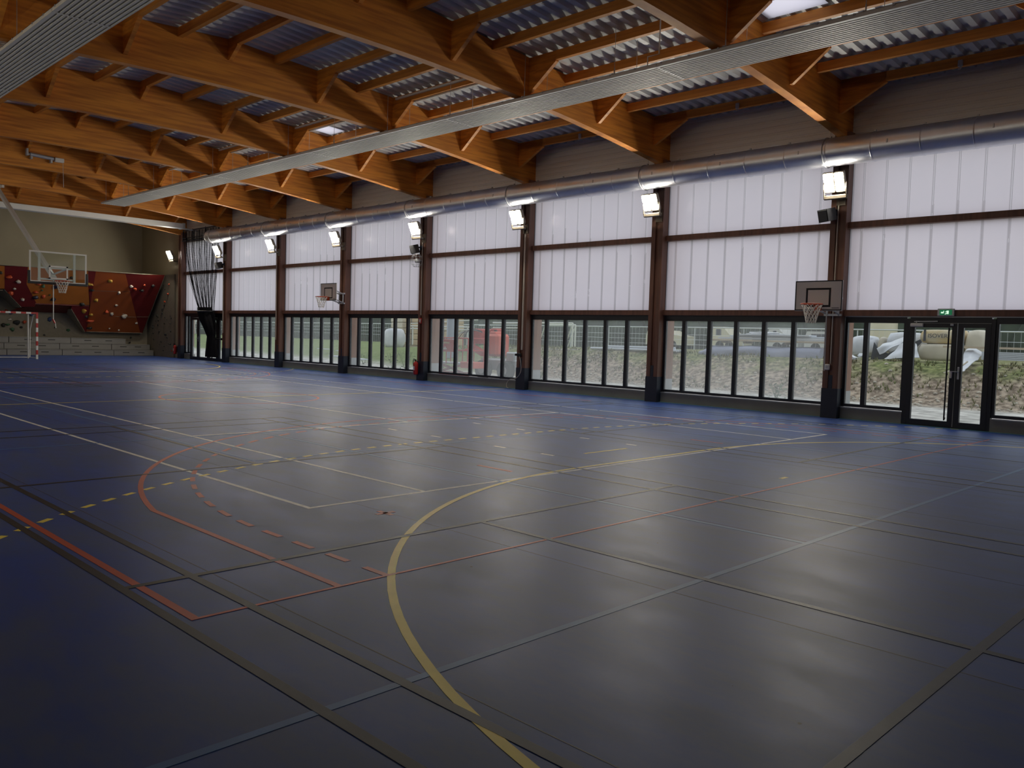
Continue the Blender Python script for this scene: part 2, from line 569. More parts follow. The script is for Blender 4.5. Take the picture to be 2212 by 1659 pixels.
# badminton, black
for (y0, cx) in ((1.95, -7.22), (11.1, -7.22), (1.95, -29.8), (11.1, -29.8)):
    yc = y0 + 3.05
    P = []
    for y in (y0, y0 + .44, y0 + 5.66, y0 + 6.1):
        P.append([(cx - 6.7, y), (cx + 6.7, y)])
    for x in (-6.7, -5.94, -1.98, 1.98, 5.94, 6.7):
        P.append([(cx + x, y0), (cx + x, y0 + 6.1)])
    P.append([(cx - 6.7, yc), (cx - 1.98, yc)]); P.append([(cx + 1.98, yc), (cx + 6.7, yc)])
    for pl in P:
        line_obj('court_line', [(pl, False)], 'l_black', .058, 'black badminton court line')
# long black side lines run on past the courts
for y in (1.95, 2.39):
    line_obj('court_line', [([(-.5, y), (1.5, y)], False)], 'l_black', .058, 'black line by the near side')
# volleyball, blue
for pl in ([(-9.45, 5.1), (-27.5, 5.1)], [(-9.45, 14.1), (-27.5, 14.1)], [(-9.45, 5.1), (-9.45, 14.1)], [(-27.5, 5.1), (-27.5, 14.1)],
           [(-15.5, 5.1), (-15.5, 14.1)], [(-21.5, 5.1), (-21.5, 14.1)], [(-3.0, .6), (-3.0, 18.6)], [(-12.0, .6), (-12.0, 18.6)],
           [(-3.0, 6.58), (-12.0, 6.58)], [(-3.0, 12.6), (-12.0, 12.6)]):
    line_obj('court_line', [(pl, False)], 'l_blue', .05, 'faint blue volleyball line')
k = 0
y = .46
while y < WY:
    line_obj('floor_seam', [([(XEND + 1, y), (XNEAR - .5, y)], False)], 'seam', .007, None)
    y += 2.06

# ------------------------------------------------------------------ window wall
SILL, HEAD = .28, 2.29
RA0, RA1 = 2.34, 2.475      # timber rail above the glazing
RB0, RB1 = 4.315, 4.455     # middle timber rail
PTOP = 6.0
mb = MB()
DX0, DX1 = -6.62, -4.89     # door 1 (near)
EX0, EX1 = -41.75, -38.05   # door 2 (far)
for a, b in ((XEND, EX0), (EX1, DX0), (DX1, XNEAR)):
    if a == XEND: a = XK(0)
    mb.box(a, b, WY - .06, WY + .22, 0, SILL - .03)
# band of wall above the polycarbonate
mb.box(XEND - .3, XNEAR, WY + .10, WY + .25, PTOP, 8.0)
mb.box(XEND - .3, XK(0) - .36, WY - .02, WY + .25, 0, 8.0)
wall_w = struct('wall_right', mb, [M['plinth']])
wall_w.data.materials.clear(); wall_w.data.materials.append(M['plinth']); wall_w.data.materials.append(M['wall'])
for p in wall_w.data.polygons:
    zc = sum(wall_w.data.vertices[i].co.z for i in p.vertices) / len(p.vertices)
    if zc > .5 or max(wall_w.data.vertices[i].co.x for i in p.vertices) < XK(0) - .2:
        p.material_index = 1
mb = MB()
for a, b in ((XK(0), EX0), (EX1, DX0 - .04), (DX1 + .04, XNEAR)):
    mb.box(a, b, WY - .075, WY + .05, SILL - .03, SILL - .012)
part('sill_cap', mb, M['galv_dull'], wall_w, label='thin pale metal strip on top of the plinth')
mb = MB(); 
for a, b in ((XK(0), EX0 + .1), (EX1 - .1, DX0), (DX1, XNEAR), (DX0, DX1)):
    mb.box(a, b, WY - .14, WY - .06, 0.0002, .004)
part('painted_light_strip', mb, M['cyan'], wall_w, label='pale blue strip of painted light along the foot of the wall')  # strip added to paint the light gleaming along the wall foot
# horizontal ribbed cladding sheets above the windows, one per bay
RIB = .155
def clad_mesh(x0, x1, name):
    mb = MB()
    z = PTOP
    prof = []
    while z < 7.72:
        prof += [(WY + .06, z), (WY + .06, z + RIB * .62), (WY + .085, z + RIB * .70), (WY + .085, z + RIB * .92)]
        z += RIB
    n = len(prof)
    vs = [(x0, p[0], p[1]) for p in prof] + [(x1, p[0], p[1]) for p in prof] 
    mb.add(vs, [(i, i + 1, n + i + 1, n + i) for i in range(n - 1)], False)
    mb.box(x0, x1, WY + .084, WY + .10, PTOP, 7.72)
    return mb
for k in range(-1, 10):
    part('cladding_sheet', clad_mesh(XK(k) - .18, XK(k + 1) - .18, 'c'), M['clad'], wall_w)

PW = .4915
def poly_mesh(z0, z1, w=PW):
    mb = MB()
    y = 0
    mb.add([(0.028, y, z0), (w - .028, y, z0), (w - .028, y, z1), (.028, y, z1)], [(0, 1, 2, 3)])
    mb.cur = 1
    for a, b in ((.001, .028), (w - .028, w - .001)):
        mb.add([(a, y - .004, z0), (b, y - .004, z0), (b, y - .004, z1), (a, y - .004, z1),
                (a, y + .035, z0), (b, y + .035, z0), (b, y + .035, z1), (a, y + .035, z1)], [(0, 1, 2, 3)])
    return mb
me_lo = poly_mesh(RA1 + .005, RB0 - .005).mesh('polycarbonate_sheet', [M['poly'], M['poly_rib']])
me_hi = poly_mesh(RB1 + .005, PTOP).mesh('polycarbonate_sheet', [M['poly'], M['poly_rib']])
pane_cache = {}
def pane(parent, x0, x1, y, z0, z1, m, name='pane'):
    key = (round(x1 - x0, 3), round(z1 - z0, 3), m)
    if key not in pane_cache:
        mb = MB(); mb.box(0, x1 - x0, -.006, .006, 0, z1 - z0)
        pane_cache[key] = mb.mesh('pane', M[m])
    return share(name, pane_cache[key], parent, Vector((x0, y, z0)) - WL[parent.name])

for k in range(0, 10):
    x0, x1 = XK(k), XK(k + 1) - .36
    if x0 > XNEAR - .5: break
    x1 = min(x1, XNEAR)
    win = thing('window_%d' % (k + 1), (x0, WY, 0), kind='structure')
    # polycarbonate sheets
    n = int(math.ceil((x1 - x0) / PW))
    shift = .27 if k % 2 else .06
    xs = x0 - (PW - .25)
    while xs < x1 - .02:
        a, b = max(xs, x0), min(xs + PW, x1)
        if b - a > .03:
            for me, (za, zb) in ((me_lo, (RA1 + .005, RB0 - .005)), (me_hi, (RB1 + .005, PTOP))):
                if b - a > PW - .005:
                    share('polycarbonate_sheet', me, win, (xs - x0, .03, 0))
                else:
                    part_me = poly_mesh(za, zb, b - a).mesh('polycarbonate_sheet', [M['poly'], M['poly_rib']])
                    share('polycarbonate_sheet', part_me, win, (a - x0, .03, 0))
        xs += PW
    # timber rails
    for za, zb, nm in ((RA0, RA1, 'timber_rail'), (RB0, RB1, 'timber_rail')):
        mb = MB(); mb.box(x0, x1, WY - .10, WY + .12, za, zb)
        part(nm, mb, M['col_wood'], win)
    mb = MB(); mb.box(x0 - .0, x1, WY - .04, WY + .10, PTOP - .02, PTOP + .06)
    part('head_rail', mb, M['col_wood'], win)
    gm = 'glass_clean' if k >= 7 else ('glass_mid' if k in (3,) else 'glass_dusty')
    # lower glazing
    fa, fb = x0 + .015, x1 - .005
    segs = [(fa, fb)]
    if k == 7: segs = [(fa, DX0), (DX1, fb)]
    if k == 0: segs = [(fa, EX0)]
    for (a, b) in segs:
        mb = MB()
        mb.box(a, b, WY - .02, WY + .06, SILL, SILL + .065)
        mb.box(a, b, WY - .02, WY + .06, HEAD - .10, HEAD + .05)
        mb.box(a, a + .06, WY - .02, WY + .06, SILL + .065, HEAD - .10)
        mb.box(b - .06, b, WY - .02, WY + .06, SILL + .065, HEAD - .10)
        part('window_frame', mb, M['frame'], win)
        if k == 7 and a == fa: cuts = [-7.485]
        elif k == 7: cuts = [DX1 + .85]
        elif k == 0: cuts = [x0 + .42]
        else: cuts = [x0 + .645 + .762 * i for i in range(5)]
        cuts = [c for c in cuts if a + .1 < c < b - .1]
        ed = [a + .06] + cuts + [b - .06]
        for c in cuts:
            mb = MB(); mb.box(c - .05, c + .05, WY - .045, WY + .065, SILL + .065, HEAD - .10)
            part('mullion', mb, M['frame'], win)
        for i in range(len(ed) - 1):
            p0 = ed[i] + (.05 if i else 0); p1 = ed[i + 1] - (.05 if i < len(ed) - 2 else 0)
            pane(win, p0, p1, WY + .02, SILL + .065, HEAD - .10, gm)
    mb = MB(); mb.box(fa, fb, WY - .06, WY + .08, HEAD + .03, RA0)
    part('lintel_strip', mb, M['galv_dull'] if k >= 7 else M['frame'], win)

# ---- near glass door (door_1)
def lever(parent, x, z, y=WY - .06, flip=1):
    mb = MB()
    mb.bbox(x - .022, x + .022, y - .012, y + .01, z - .13, z + .13, .006)
    mb.tube([(x, y, z + .03), (x, y - .055, z + .03), (x - flip * .02, y - .06, z + .03), (x - flip * .13, y - .06, z + .03)], .010, 8)
    return part('handle', mb, M['galv_dull'], parent, label='grey lever handle on a long plate')
door = thing('door_1', (DX0, WY, 0), kind='structure')
mb = MB()
mb.box(DX0, DX0 + .075, WY - .05, WY + .09, 0, HEAD)
mb.box(DX1 - .075, DX1, WY - .05, WY + .09, 0, HEAD)
mb.box(DX0 + .075, DX1 - .075, WY - .05, WY + .09, 2.20, HEAD + .03)
mb.box(DX0 + .075, DX1 - .075, WY - .04, WY + .08, 0, .03)
part('door_frame', mb, M['frame'], door)
def leaf(a, b, sl, sr, nm='door_leaf'):
    mb = MB()
    mb.box(a, a + sl, WY - .06, WY + .02, .03, 2.195)
    mb.box(b - sr, b, WY - .06, WY + .02, .03, 2.195)
    mb.box(a + sl, b - sr, WY - .06, WY + .02, .03, .135)
    mb.box(a + sl, b - sr, WY - .06, WY + .02, 2.105, 2.195)
    lf = part(nm, mb, M['frame'], door)
    pane(lf, a + sl, b - sr, WY - .02, .135, 2.105, 'glass_clean')
    return lf
l1 = leaf(DX0 + .08, -5.60, .10, .10)
l2 = leaf(-5.585, DX1 - .08, .11, .10)
lever(l2, -5.53, 1.16)
# vertical panic bar rod on the wide leaf
mb = MB()
mb.tube([(-5.745, WY - .10, .16), (-5.745, WY - .10, 2.1)], .016, 8)
for z in (.2, 1.13, 2.06):
    mb.box(-5.76, -5.73, WY - .10, WY - .06, z - .02, z + .02)
part('pull_bar', mb, M['black'], l1, label='tall black vertical bar')
mb = MB(); mb.bbox(-5.69, -5.64, WY - .10, WY - .06, 1.05, 1.20, .01)
part('lock_case', mb, M['white'], l1, label='small white lock case')
mb = MB(); mb.bbox(-6.52, -6.26, WY - .12, WY - .06, 2.115, 2.185, .01)
part('door_closer', mb, M['white'], l1, label='pale door closer body')
mb = MB(); mb.bar((-6.45, WY - .09, 2.225), (-5.98, WY - .09, 2.235), .02, .018)
mb.bar((-6.40, WY - .10, 2.20), (-6.40, WY - .10, 2.24), .02, .02)
part('closer_arm', mb, M['galv_dull'], door)
mb = MB(); mb.bbox(-5.73, -5.66, WY - .10, WY - .05, 2.14, 2.19, .008)
part('latch', mb, M['galv_dull'], door)

# ---- far glass door (door_2)
door2 = thing('door_2', (EX0, WY, 0), kind='structure')
mb = MB()
mb.box(EX0, EX0 + .12, WY - .05, WY + .08, 0, HEAD)
mb.box(EX1 - .06, EX1, WY - .05, WY + .08, 0, HEAD)
mb.box(EX0 + .12, EX1 - .06, WY - .05, WY + .08, 2.12, HEAD + .05)
mb.box(-38.75, -38.63, WY - .05, WY + .08, .03, 2.12)
mb.box(EX0 + .12, EX1 - .06, WY - .05, WY + .08, 0, .03)
part('door_frame', mb, M['frame'], door2)
door = door2
def leaf2(a, b):
    mb = MB()
    mb.box(a, a + .11, WY - .06, WY + .02, .03, 2.115); mb.box(b - .11, b, WY - .06, WY + .02, .03, 2.115)
    mb.box(a + .11, b - .11, WY - .06, WY + .02, .03, .15); mb.box(a + .11, b - .11, WY - .06, WY + .02, 2.01, 2.115)
    lf = part('door_leaf', mb, M['frame'], door2)
    pane(lf, a + .11, b - .11, WY - .02, .15, 2.01, 'glass_mid')
    return lf
f1 = leaf2(EX0 + .125, -40.85)
f2 = leaf2(-40.835, -39.72)
f3 = leaf2(-39.70, -38.76)
f4 = leaf2(-38.62, -38.115)
lever(f2, -40.78, 1.05)
mb = MB(); mb.tube([(-39.60, WY - .12, 1.10), (-38.2, WY - .12, 1.10)], .022, 8)
for x in (-39.6, -38.75, -38.2): mb.box(x - .03, x + .03, WY - .13, WY - .05, 1.05, 1.15)
part('panic_bar', mb, M['black'], f3, label='black horizontal panic bar')

# ------------------------------------------------------------------ end wall, return wall, near walls
mb = MB(); mb.box(XEND - .3, XEND, YNEAR, WY + .25, 0, 8.2)
struct('wall_back', mb, M['wall'])
mb = MB(); mb.box(XEND - .3, XNEAR, YNEAR - .2, YNEAR, 0, 8.2)
struct('wall_left', mb, M['near_wall'])
mb = MB(); mb.box(XNEAR, XNEAR + .2, YNEAR - .2, WY + .25, 0, 8.2)
struct('wall_front', mb, M['near_wall'])

# ------------------------------------------------------------------ ceiling: trapezoidal deck
PITCH_D = .30
SKY = [(-22.55, -21.75, 13.60, 14.55), (-7.9, -6.75, 13.60, 14.75), (-36.9, -36.0, 13.6, 14.5)]
def deck():
    mb = MB()
    xs = []
    x = XEND - .3
    while x < XNEAR:
        xs += [(x, 0), (x + .12, 0), (x + .155, .075), (x + .265, .075)]
        x += PITCH_D
    ys = [YNEAR - .2, CY, 13.60, 14.60, WY + .3]
    n = len(xs)
    vs, fs = [], []
    for y in ys:
        vs += [(a, y, ztop(y) + h) for a, h in xs]
    for j in range(len(ys) - 1):
        for i in range(n - 1):
            xa = xs[i][0]; ya, yb = ys[j], ys[j + 1]
            if j == 2 and any(s[0] <= xa <= s[1] for s in SKY):
                continue
            fs.append((j * n + i, j * n + i + 1, (j + 1) * n + i + 1, (j + 1) * n + i))
    mb.add(vs, fs, False)
    # roof skin above
    for (ya, yb) in ((YNEAR - .2, CY), (CY, 13.60), (14.60, WY + .3)):
        mb.add([(XEND - .3, ya, ztop(ya) + .12), (XNEAR, ya, ztop(ya) + .12), (XNEAR, yb, ztop(yb) + .12), (XEND - .3, yb, ztop(yb) + .12),
                (XEND - .3, ya, ztop(ya) + .2), (XNEAR, ya, ztop(ya) + .2), (XNEAR, yb, ztop(yb) + .2), (XEND - .3, yb, ztop(yb) + .2)],
               [(0, 1, 2, 3), (4, 5, 6, 7), (0, 1, 5, 4), (3, 2, 6, 7)], False)
    ed = [XEND - .3]
    for s in sorted(SKY): ed += [s[0], s[1]]
    ed += [XNEAR]
    for i in range(0, len(ed), 2):
        ya, yb = 13.60, 14.60
        a, b = ed[i], ed[i + 1]
        mb.add([(a, ya, ztop(ya) + .12), (b, ya, ztop(ya) + .12), (b, yb, ztop(yb) + .12), (a, yb, ztop(yb) + .12)], [(0, 1, 2, 3)], False)
        for xx in (a, b):
            mb.add([(xx, ya, ztop(ya)), (xx, yb, ztop(yb)), (xx, yb, ztop(yb) + .2), (xx, ya, ztop(ya) + .2)], [(0, 1, 2, 3)], False)
    return mb
ceiling = struct('ceiling', deck(), M['deck'])
for s in SKY:
    mb = MB()
    ya, yb = 13.60, 14.60
    mb.add([(s[0], ya, ztop(ya) + .01), (s[1], ya, ztop(ya) + .01), (s[1], yb, ztop(yb) + .01), (s[0], yb, ztop(yb) + .01)], [(0, 1, 2, 3)], False)
    part('skylight', mb, M['poly'], ceiling, label='bright opal skylight let into the metal deck')
# purlins between beams
PY = []
g = GY
for i in range(len(g)):
    PY.append(g[i])
    if i < len(g) - 1: PY.append((g[i] + g[i + 1]) / 2)
def BX(k): return XK(k) - .18       # beam centre
BT = .20                             # beam thickness
pm = {}
for k in range(-1, 10):
    x0 = XEND if k < 0 else BX(k) + BT / 2
    x1 = (BX(k + 1) - BT / 2) if k < 9 else XNEAR
    if k == 9: x1 = XNEAR
    x1 = min(x1, XNEAR)
    if x1 - x0 < .3: continue
    for y in PY:
        key = round(x1 - x0, 3)
        if key not in pm:
            mb = MB(); mb.box(0, x1 - x0, -.05, .05, -.19, 0)
            pm[key] = mb.mesh('purlin', M['purlin_wood'])
        share('purlin', pm[key], ceiling, (x0, y, ztop(y) - .008))

# ------------------------------------------------------------------ glulam beams
def beam_proto():
    r = thing('glulam_beam', (0, 0, 0))
    mb = MB()
    ys = [YNEAR + .02 + (WY + .04 - YNEAR) * i / 48 for i in range(49)]
    poly = [(-BT / 2, y, zbot(y)) for y in ys] + [(-BT / 2, y, ztop(y) - .004) for y in reversed(ys)]
    # strip faces rather than one concave ngon
    n = len(ys)
    vs = [(x, y, zbot(y)) for x in (-BT / 2, BT / 2) for y in ys] + [(x, y, ztop(y) - .004) for x in (-BT / 2, BT / 2) for y in ys]
    fs = []
    for i in range(n - 1):
        fs.append((i, i + 1, 2 * n + i + 1, 2 * n + i))
        fs.append((n + i, n + i + 1, 3 * n + i + 1, 3 * n + i))
        fs.append((i, i + 1, n + i + 1, n + i))
        fs.append((2 * n + i, 2 * n + i + 1, 3 * n + i + 1, 3 * n + i))
    for i in (0, n - 1):
        fs.append((i, n + i, 3 * n + i, 2 * n + i))
    mb.add(vs, fs, False)
    part('beam', mb, M['beam_wood'], r)
    for i, y in enumerate(GY):
        zt = ztop(y) - .23
        mid = (i == 4)
        za = zbot(y) + (.58 if mid else .17)
        for s in (1, -1):
            if i in (0, 8):
                za2 = zbot(y) + .35
            else:
                za2 = za
            mb = MB()
            reach = .42 if mid else (.98 if i in (0, 8) else .78)
            mb.prism([(s * BT / 2, y - .05, za2), (s * (BT / 2 + .05), y - .05, za2), (s * (BT / 2 + reach), y - .05, zt), (s * (BT / 2 + reach), y - .05, zt + .22), (s * BT / 2, y - .05, zt + .22)], (0, .09, 0))
            part('gusset', mb, M['beam_wood'], r)
    return r
bp = beam_proto()
bt = tree_of(bp)
BL = ['orange brown glulam roof beam meeting the window wall by the column nearest the glass exit door']
beams = []
for k in range(8, -1, -1):
    if k == 8:
        o = bp; o.location = (BX(8), 0, 0); WL[o.name] = Vector(o.location)
        for c in kids(o): pass
        o['label'] = 'orange brown glulam roof beam nearest the camera, overhead at the right edge'
    else:
        o = dup(bt, None, (BX(k), 0, 0))
        i = 7 - k
        o['label'] = ('orange brown glulam roof beam landing above the column nearest the glass exit door' if i == 0 else
                      'orange brown glulam roof beam, %s of the row counted from the glass exit door' % ORD[i])
    o['category'] = 'beam'; o['group'] = 'glulam roof beams'

# ------------------------------------------------------------------ columns
def col_proto():
    r = thing('timber_column', (0, 0, 0))
    for a, b, nm in ((-.36, -.235, 'post'), (-.125, 0.0, 'post')):
        mb = MB(); mb.box(a, b, WY - .24, WY + .0, .68, 6.45 - .0)
        part(nm, mb, M['col_wood'], r)
    mb = MB(); mb.box(-.235, -.125, WY - .19, WY - .02, .95, 6.45)
    part('web', mb, M['col_wood'], r)
    mb = MB(); mb.box(-.37, .01, WY - .25, WY + .0, 0, .68); mb.box(-.225, -.135, WY - .235, WY - .19, .68, .98)
    part('steel_shoe', mb, M['steel_dark'], r, label='dark blue grey steel shoe')
    mb = MB(); mb.box(-.30, 0.0, WY + .12, WY + .48, .62, 6.2)
    part('outer_post', mb, M['out_wood'], r, label='paler weathered post outside the glass')
    mb = MB(); mb.box(-.31, .01, WY + .12, WY + .47, -.12, .62)
    part('outer_shoe', mb, M['galv_dull'], r)
    mb = MB(); mb.box(-.36, 0.0, WY + .0, WY + .12, 0, 6.2)
    part('wall_stud', mb, M['frame'], r)
    return r
cp = col_proto()
ct = tree_of(cp)
for k in range(8, -1, -1):
    o = cp if k == 8 else dup(ct)
    o.location = (XK(k), 0, 0)
    i = 7 - k
    o['label'] = ('dark brown twin timber column behind the near side basketball hoop' if i == 0 else
                  'dark brown twin timber column in the wall corner beside the climbing wall' if i == 7 else
                  'dark brown twin timber column past the right edge, after the glass exit door' if i < 0 else
                  'dark brown twin timber column, %s from the glass exit door' % ORD[i])
    o['category'] = 'column'; o['group'] = 'timber columns of the window wall'

# ------------------------------------------------------------------ floodlights
def flood_proto():
    r = thing('floodlight', (0, 0, 0))
    # local frame: mount at column, light faces -Y and down
    t = radians(24)
    R3 = Matrix.Rotation(t, 4, 'X')      # tilts the top towards the hall
    def tr(mb):
        mb.v = [tuple(R3 @ Vector(v)) for v in mb.v]
        return mb
    for s in (-1, 1):
        cx = s * .125
        mb = MB(); mb.bbox(cx - .115, cx + .115, .0, .10, -.24, .22, .015)
        for j in range(5): mb.box(cx - .09 + j * .042, cx - .08 + j * .042, .10, .14, -.2, .18)
        hs = part('lamp_head', tr(mb), M['lamp_body'], r)
        mb = MB(); mb.bbox(cx - .095, cx + .095, -.012, .004, .008, .20, .02); tr(mb)
        part('lens', mb, M['lens'], hs, label='glowing lamp lens')
        mb = MB(); mb.bbox(cx - .095, cx + .095, -.012, .004, -.205, -.012, .02); tr(mb)
        part('lens', mb, M['lens'], hs, label='glowing lamp lens')
    mb = MB(); mb.bbox(-.27, .27, .09, .16, -.36, -.26, .02); mb.bar((0, .12, -.3), (0, .44, -.3), .08, .05); mb.box(-.10, .10, .42, .45, -.45, -.15)
    mb.bar((-.25, .1, -.30), (-.25, .06, .0), .02, .04); mb.bar((.25, .1, -.30), (.25, .06, .0), .02, .04)
    part('bracket', mb, M['lamp_body'], r)
    return r
fp = flood_proto()
ft = tree_of(fp)
FY = WY - .24 - .45
for k in range(7, -1, -1):
    o = fp if k == 7 else dup(ft)
    o.location = (XK(k) - .13 if k else XK(0) - .85, FY, 5.27)
    if k == 0: o.location = (XK(0) - .80, WY - .52, 5.33)
    i = 7 - k
    o['label'] = ('double white floodlight above the black loudspeaker on the column nearest the exit door' if i == 0 else
                  'double white floodlight at the far end, on the plain wall above the climbing wall' if i == 7 else
                  'double white floodlight on a column, %s of the lit row from the exit door' % ORD[i])
    o['category'] = 'floodlight'; o['group'] = 'floodlights along the window wall'
weak = {}
def weaken(o):
    for c in kids(o):
        if c.name.startswith('lens'):
            if c.data.name not in weak:
                me = c.data.copy(); me.materials[0] = M['lens_weak']; weak[c.data.name] = me
            c.data = weak[c.data.name]
        weaken(c)
for k in range(0, 8):
    o = dup(ft)
    weaken(o)
    o.rotation_euler.z = pi
    o.location = (XK(k) - .13, YNEAR + .45, 5.27)
    tag(o, 'double floodlight on the wall opposite the windows, outside the view', 'floodlight', 'floodlights on the opposite wall')

# ------------------------------------------------------------------ spiral duct
DY, DZ, DR = 18.22, 5.93, .31
duct = thing('ventilation_duct', (-38.2, DY, DZ), 'long round galvanised steel duct running above the floodlights along the window wall', 'duct')
edges = [-38.2]
x = -38.2
kk = []
for k in range(1, 10):
    b = XK(k) - .25
    for d in (0, .98, 1.98, 2.97, 3.96):
        kk.append(b + d)
kk = sorted(set(round(e, 3) for e in kk if -37.9 < e < XNEAR))
bounds = [-38.2 + .001] + [e for e in kk if e > -37.6] + [XNEAR]
N = 40
def ring(x, r):
    return [(x, DY + r * cos(2 * pi * j / N), DZ + r * sin(2 * pi * j / N)) for j in range(N)]
for i in range(len(bounds) - 1):
    a, b = bounds[i], bounds[i + 1]
    mb = MB()
    stations = [(a, DR + .0), (a + .004, DR + .008), (a + .018, DR + .008), (a + .022, DR), (a + .034, DR), (b - .004, DR), (b, DR)]
    vs = [v for s_ in stations for v in ring(*s_)]
    fs = [(q * N + j, q * N + (j + 1) % N, (q + 1) * N + (j + 1) % N, (q + 1) * N + j) for q in range(6) for j in range(N)]
    mb.add(vs, fs, True)
    part('duct_section', mb, M['galv'], duct)
mb = MB()
vs = ring(-38.2, DR) + ring(-38.28, DR * .97) + ring(-38.33, DR * .8) + [(-38.34, DY, DZ)]
fs = [(q * N + j, q * N + (j + 1) % N, (q + 1) * N + (j + 1) % N, (q + 1) * N + j) for q in range(2) for j in range(N)] + [(2 * N + j, 2 * N + (j + 1) % N, 3 * N) for j in range(N)]
mb.add(vs, fs, True)
part('end_cap', mb, M['galv'], duct)
for k in range(1, 9):
    for xx in (XK(k) - .30,):
        mb = MB()
        pts = [(xx, DY + (DR + .014) * cos(t), DZ + (DR + .014) * sin(t)) for t in [2 * pi * j / 36 for j in range(36)]]
        mb.tube(pts, .010, 6, closed=True)
        mb.tube([(xx, DY + .1, DZ + DR), (xx, DY + .1, zbot(18.3) + .1)], .006, 6)
        part('duct_strap', mb, M['galv_dull'], duct)
mb = MB()
for b in bounds[1:-1]:
    mb.box(b - .018, b + .018, DY - .03, DY + .03, DZ + DR, DZ + DR + .045)
mb.tube([(bounds[0], DY + .12, DZ + DR + .03), (XNEAR - .1, DY + .12, DZ + DR + .03)], .006, 5)
part('hanger_wire', mb, M['galv_dull'], duct)
mb = MB()
for i, b in enumerate(bounds[1:-1]):
    if i % 2 == 0 or b < -28:
        mb.bbox(b + .35, b + .38, DY - DR - .012, DY - DR + .012, DZ - .02, DZ + .06, .004)
part('rivet_tab', mb, M['galv_dull'], duct, kind='stuff')

# ------------------------------------------------------------------ radiant panels
def radiant(y0, y1, xa, xb, label):
    z = 6.76
    r = thing('radiant_ceiling_panel', (xa, (y0 + y1) / 2, z), label, 'heater', 'radiant ceiling panels')
    n = 11
    w = y1 - y0 - .06
    step = w / n
    secs = []
    x = xa
    joints = [xa] + [j for j in (-33.3, -27.4, -21.4, -15.4, -9.35, -3.35, 2.65) if j > xa + 1] + [xb]
    for a, b in zip(joints[:-1], joints[1:]):
        mb = MB()
        prof = [(y0, z + .07), (y0, z), (y0 + .03, z)]
        for i in range(n):
            ya = y0 + .03 + i * step
            prof += [(ya, z), (ya + step * .50, z), (ya + step * .54, z + .05), (ya + step * .96, z + .05)]
        prof += [(y1 - .03, z), (y1, z), (y1, z + .07)]
        m = len(prof)
        bb = b - .012
        vs = [(a, p[0], p[1]) for p in prof] + [(bb, p[0], p[1]) for p in prof]
        mb.add(vs, [(i, i + 1, m + i + 1, m + i) for i in range(m - 1)], False)
        mb.box(a, bb, y0, y1, z + .062, z + .07)
        part('panel_section', mb, M['panel_white'], r)
        mb = MB(); mb.box(b - .03, b + .02, y0 + .02, y1 - .02, z - .004, z + .0) ; mb.box(b - .012, b - .0, y0 + .01, y1 - .01, z, z + .06)
        if b != joints[-1]: part('joint_strip', mb, M['panel_white'], r)
    x = xa + .25
    i = 0
    while x < xb:
        for yy in (y0 + .12, y1 - .12):
            mb = MB()
            top = min(ztop(yy) - .02, 8)
            mb.tube([(x, yy, z + .07), (x, yy, top)], .006, 5)
            mb.tube([(x, yy, z + .07), (x, yy, z + .22)], .013, 6)
            part('hanger', mb, M['galv_dull'], r)
        mb = MB(); mb.bar((x, y0 + .05, z + .09), (x, y1 - .05, z + .09), .04, .03)
        part('cross_bar', mb, M['galv_dull'], r)
        x += 2.46
    mb = MB()
    for j in range(int((xb - xa) / .6)):
        xx = xa + .3 + j * .6
        mb.bbox(xx - .02, xx + .02, y0 - .012, y0 + .01, z + .04, z + .075, .004)
    part('edge_clip', mb, M['galv_dull'], r, kind='stuff')
    return r
rp = radiant(13.12, 14.08, -37.75, 5.2, 'long white grooved radiant panel hung under the beams, crossing the picture to the window side')
radiant(4.58, 5.52, -37.75, 5.2, 'long white grooved radiant panel hung under the beams at the top left corner')
mb = MB(); mb.tube([(-9.62, 13.2, 6.84), (-9.62, 13.2, 7.02), (-9.36, 13.2, 7.02), (-9.36, 13.2, 8.0)], .013, 8)
part('feed_pipe', mb, M['white'], rp, label='thin white pipe with two bends')
# third strip across the far end
mb = MB()
mb.bbox(-41.2, -40.75, YNEAR + .1, 18.0, 6.48, 6.72, .01)
t3 = solo('curtain_track_housing', mb, M['white'], (-41, 9, 6.5), 'white box section spanning the hall under the last beam at the far end', 'curtain track')
mb = MB(); mb.bbox(-41.24, -40.71, 18.0, 18.12, 6.46, 6.74, .01); part('end_bracket', mb, M['galv_dull'], t3)
mb = MB(); mb.bar((-41.0, 18.1, 6.5), (-41.0, 18.85, 6.46), .12, .06); part('track_arm', mb, M['galv_dull'], t3)

# white cable trays along two purlins
def tray(k, y, x0, x1, lab):
    mb = MB(); z = ztop(y) - .23
    mb.box(x0, x1, y - .10, y - .052, z + .13, z + .15); mb.box(x0, x1, y - .105, y - .10, z + .13, z + .18)
    mb.box(x0, x1, y + .052, y + .075, z + .005, z + .03)
    solo('cable_tray', mb, M['white'], ((x0 + x1) / 2, y, z), lab, 'cable tray', 'cable trays along the purlins')
for i, k in enumerate((6, 5, 4, 3, 2)):
    b = XK(k)
    tray(k, GY[6], b - BAY + .1, b - .4, 'thin white cable tray behind the radiant panel, %s bay from the exit door' % ['second', 'third', 'fourth', 'fifth', 'sixth'][i])

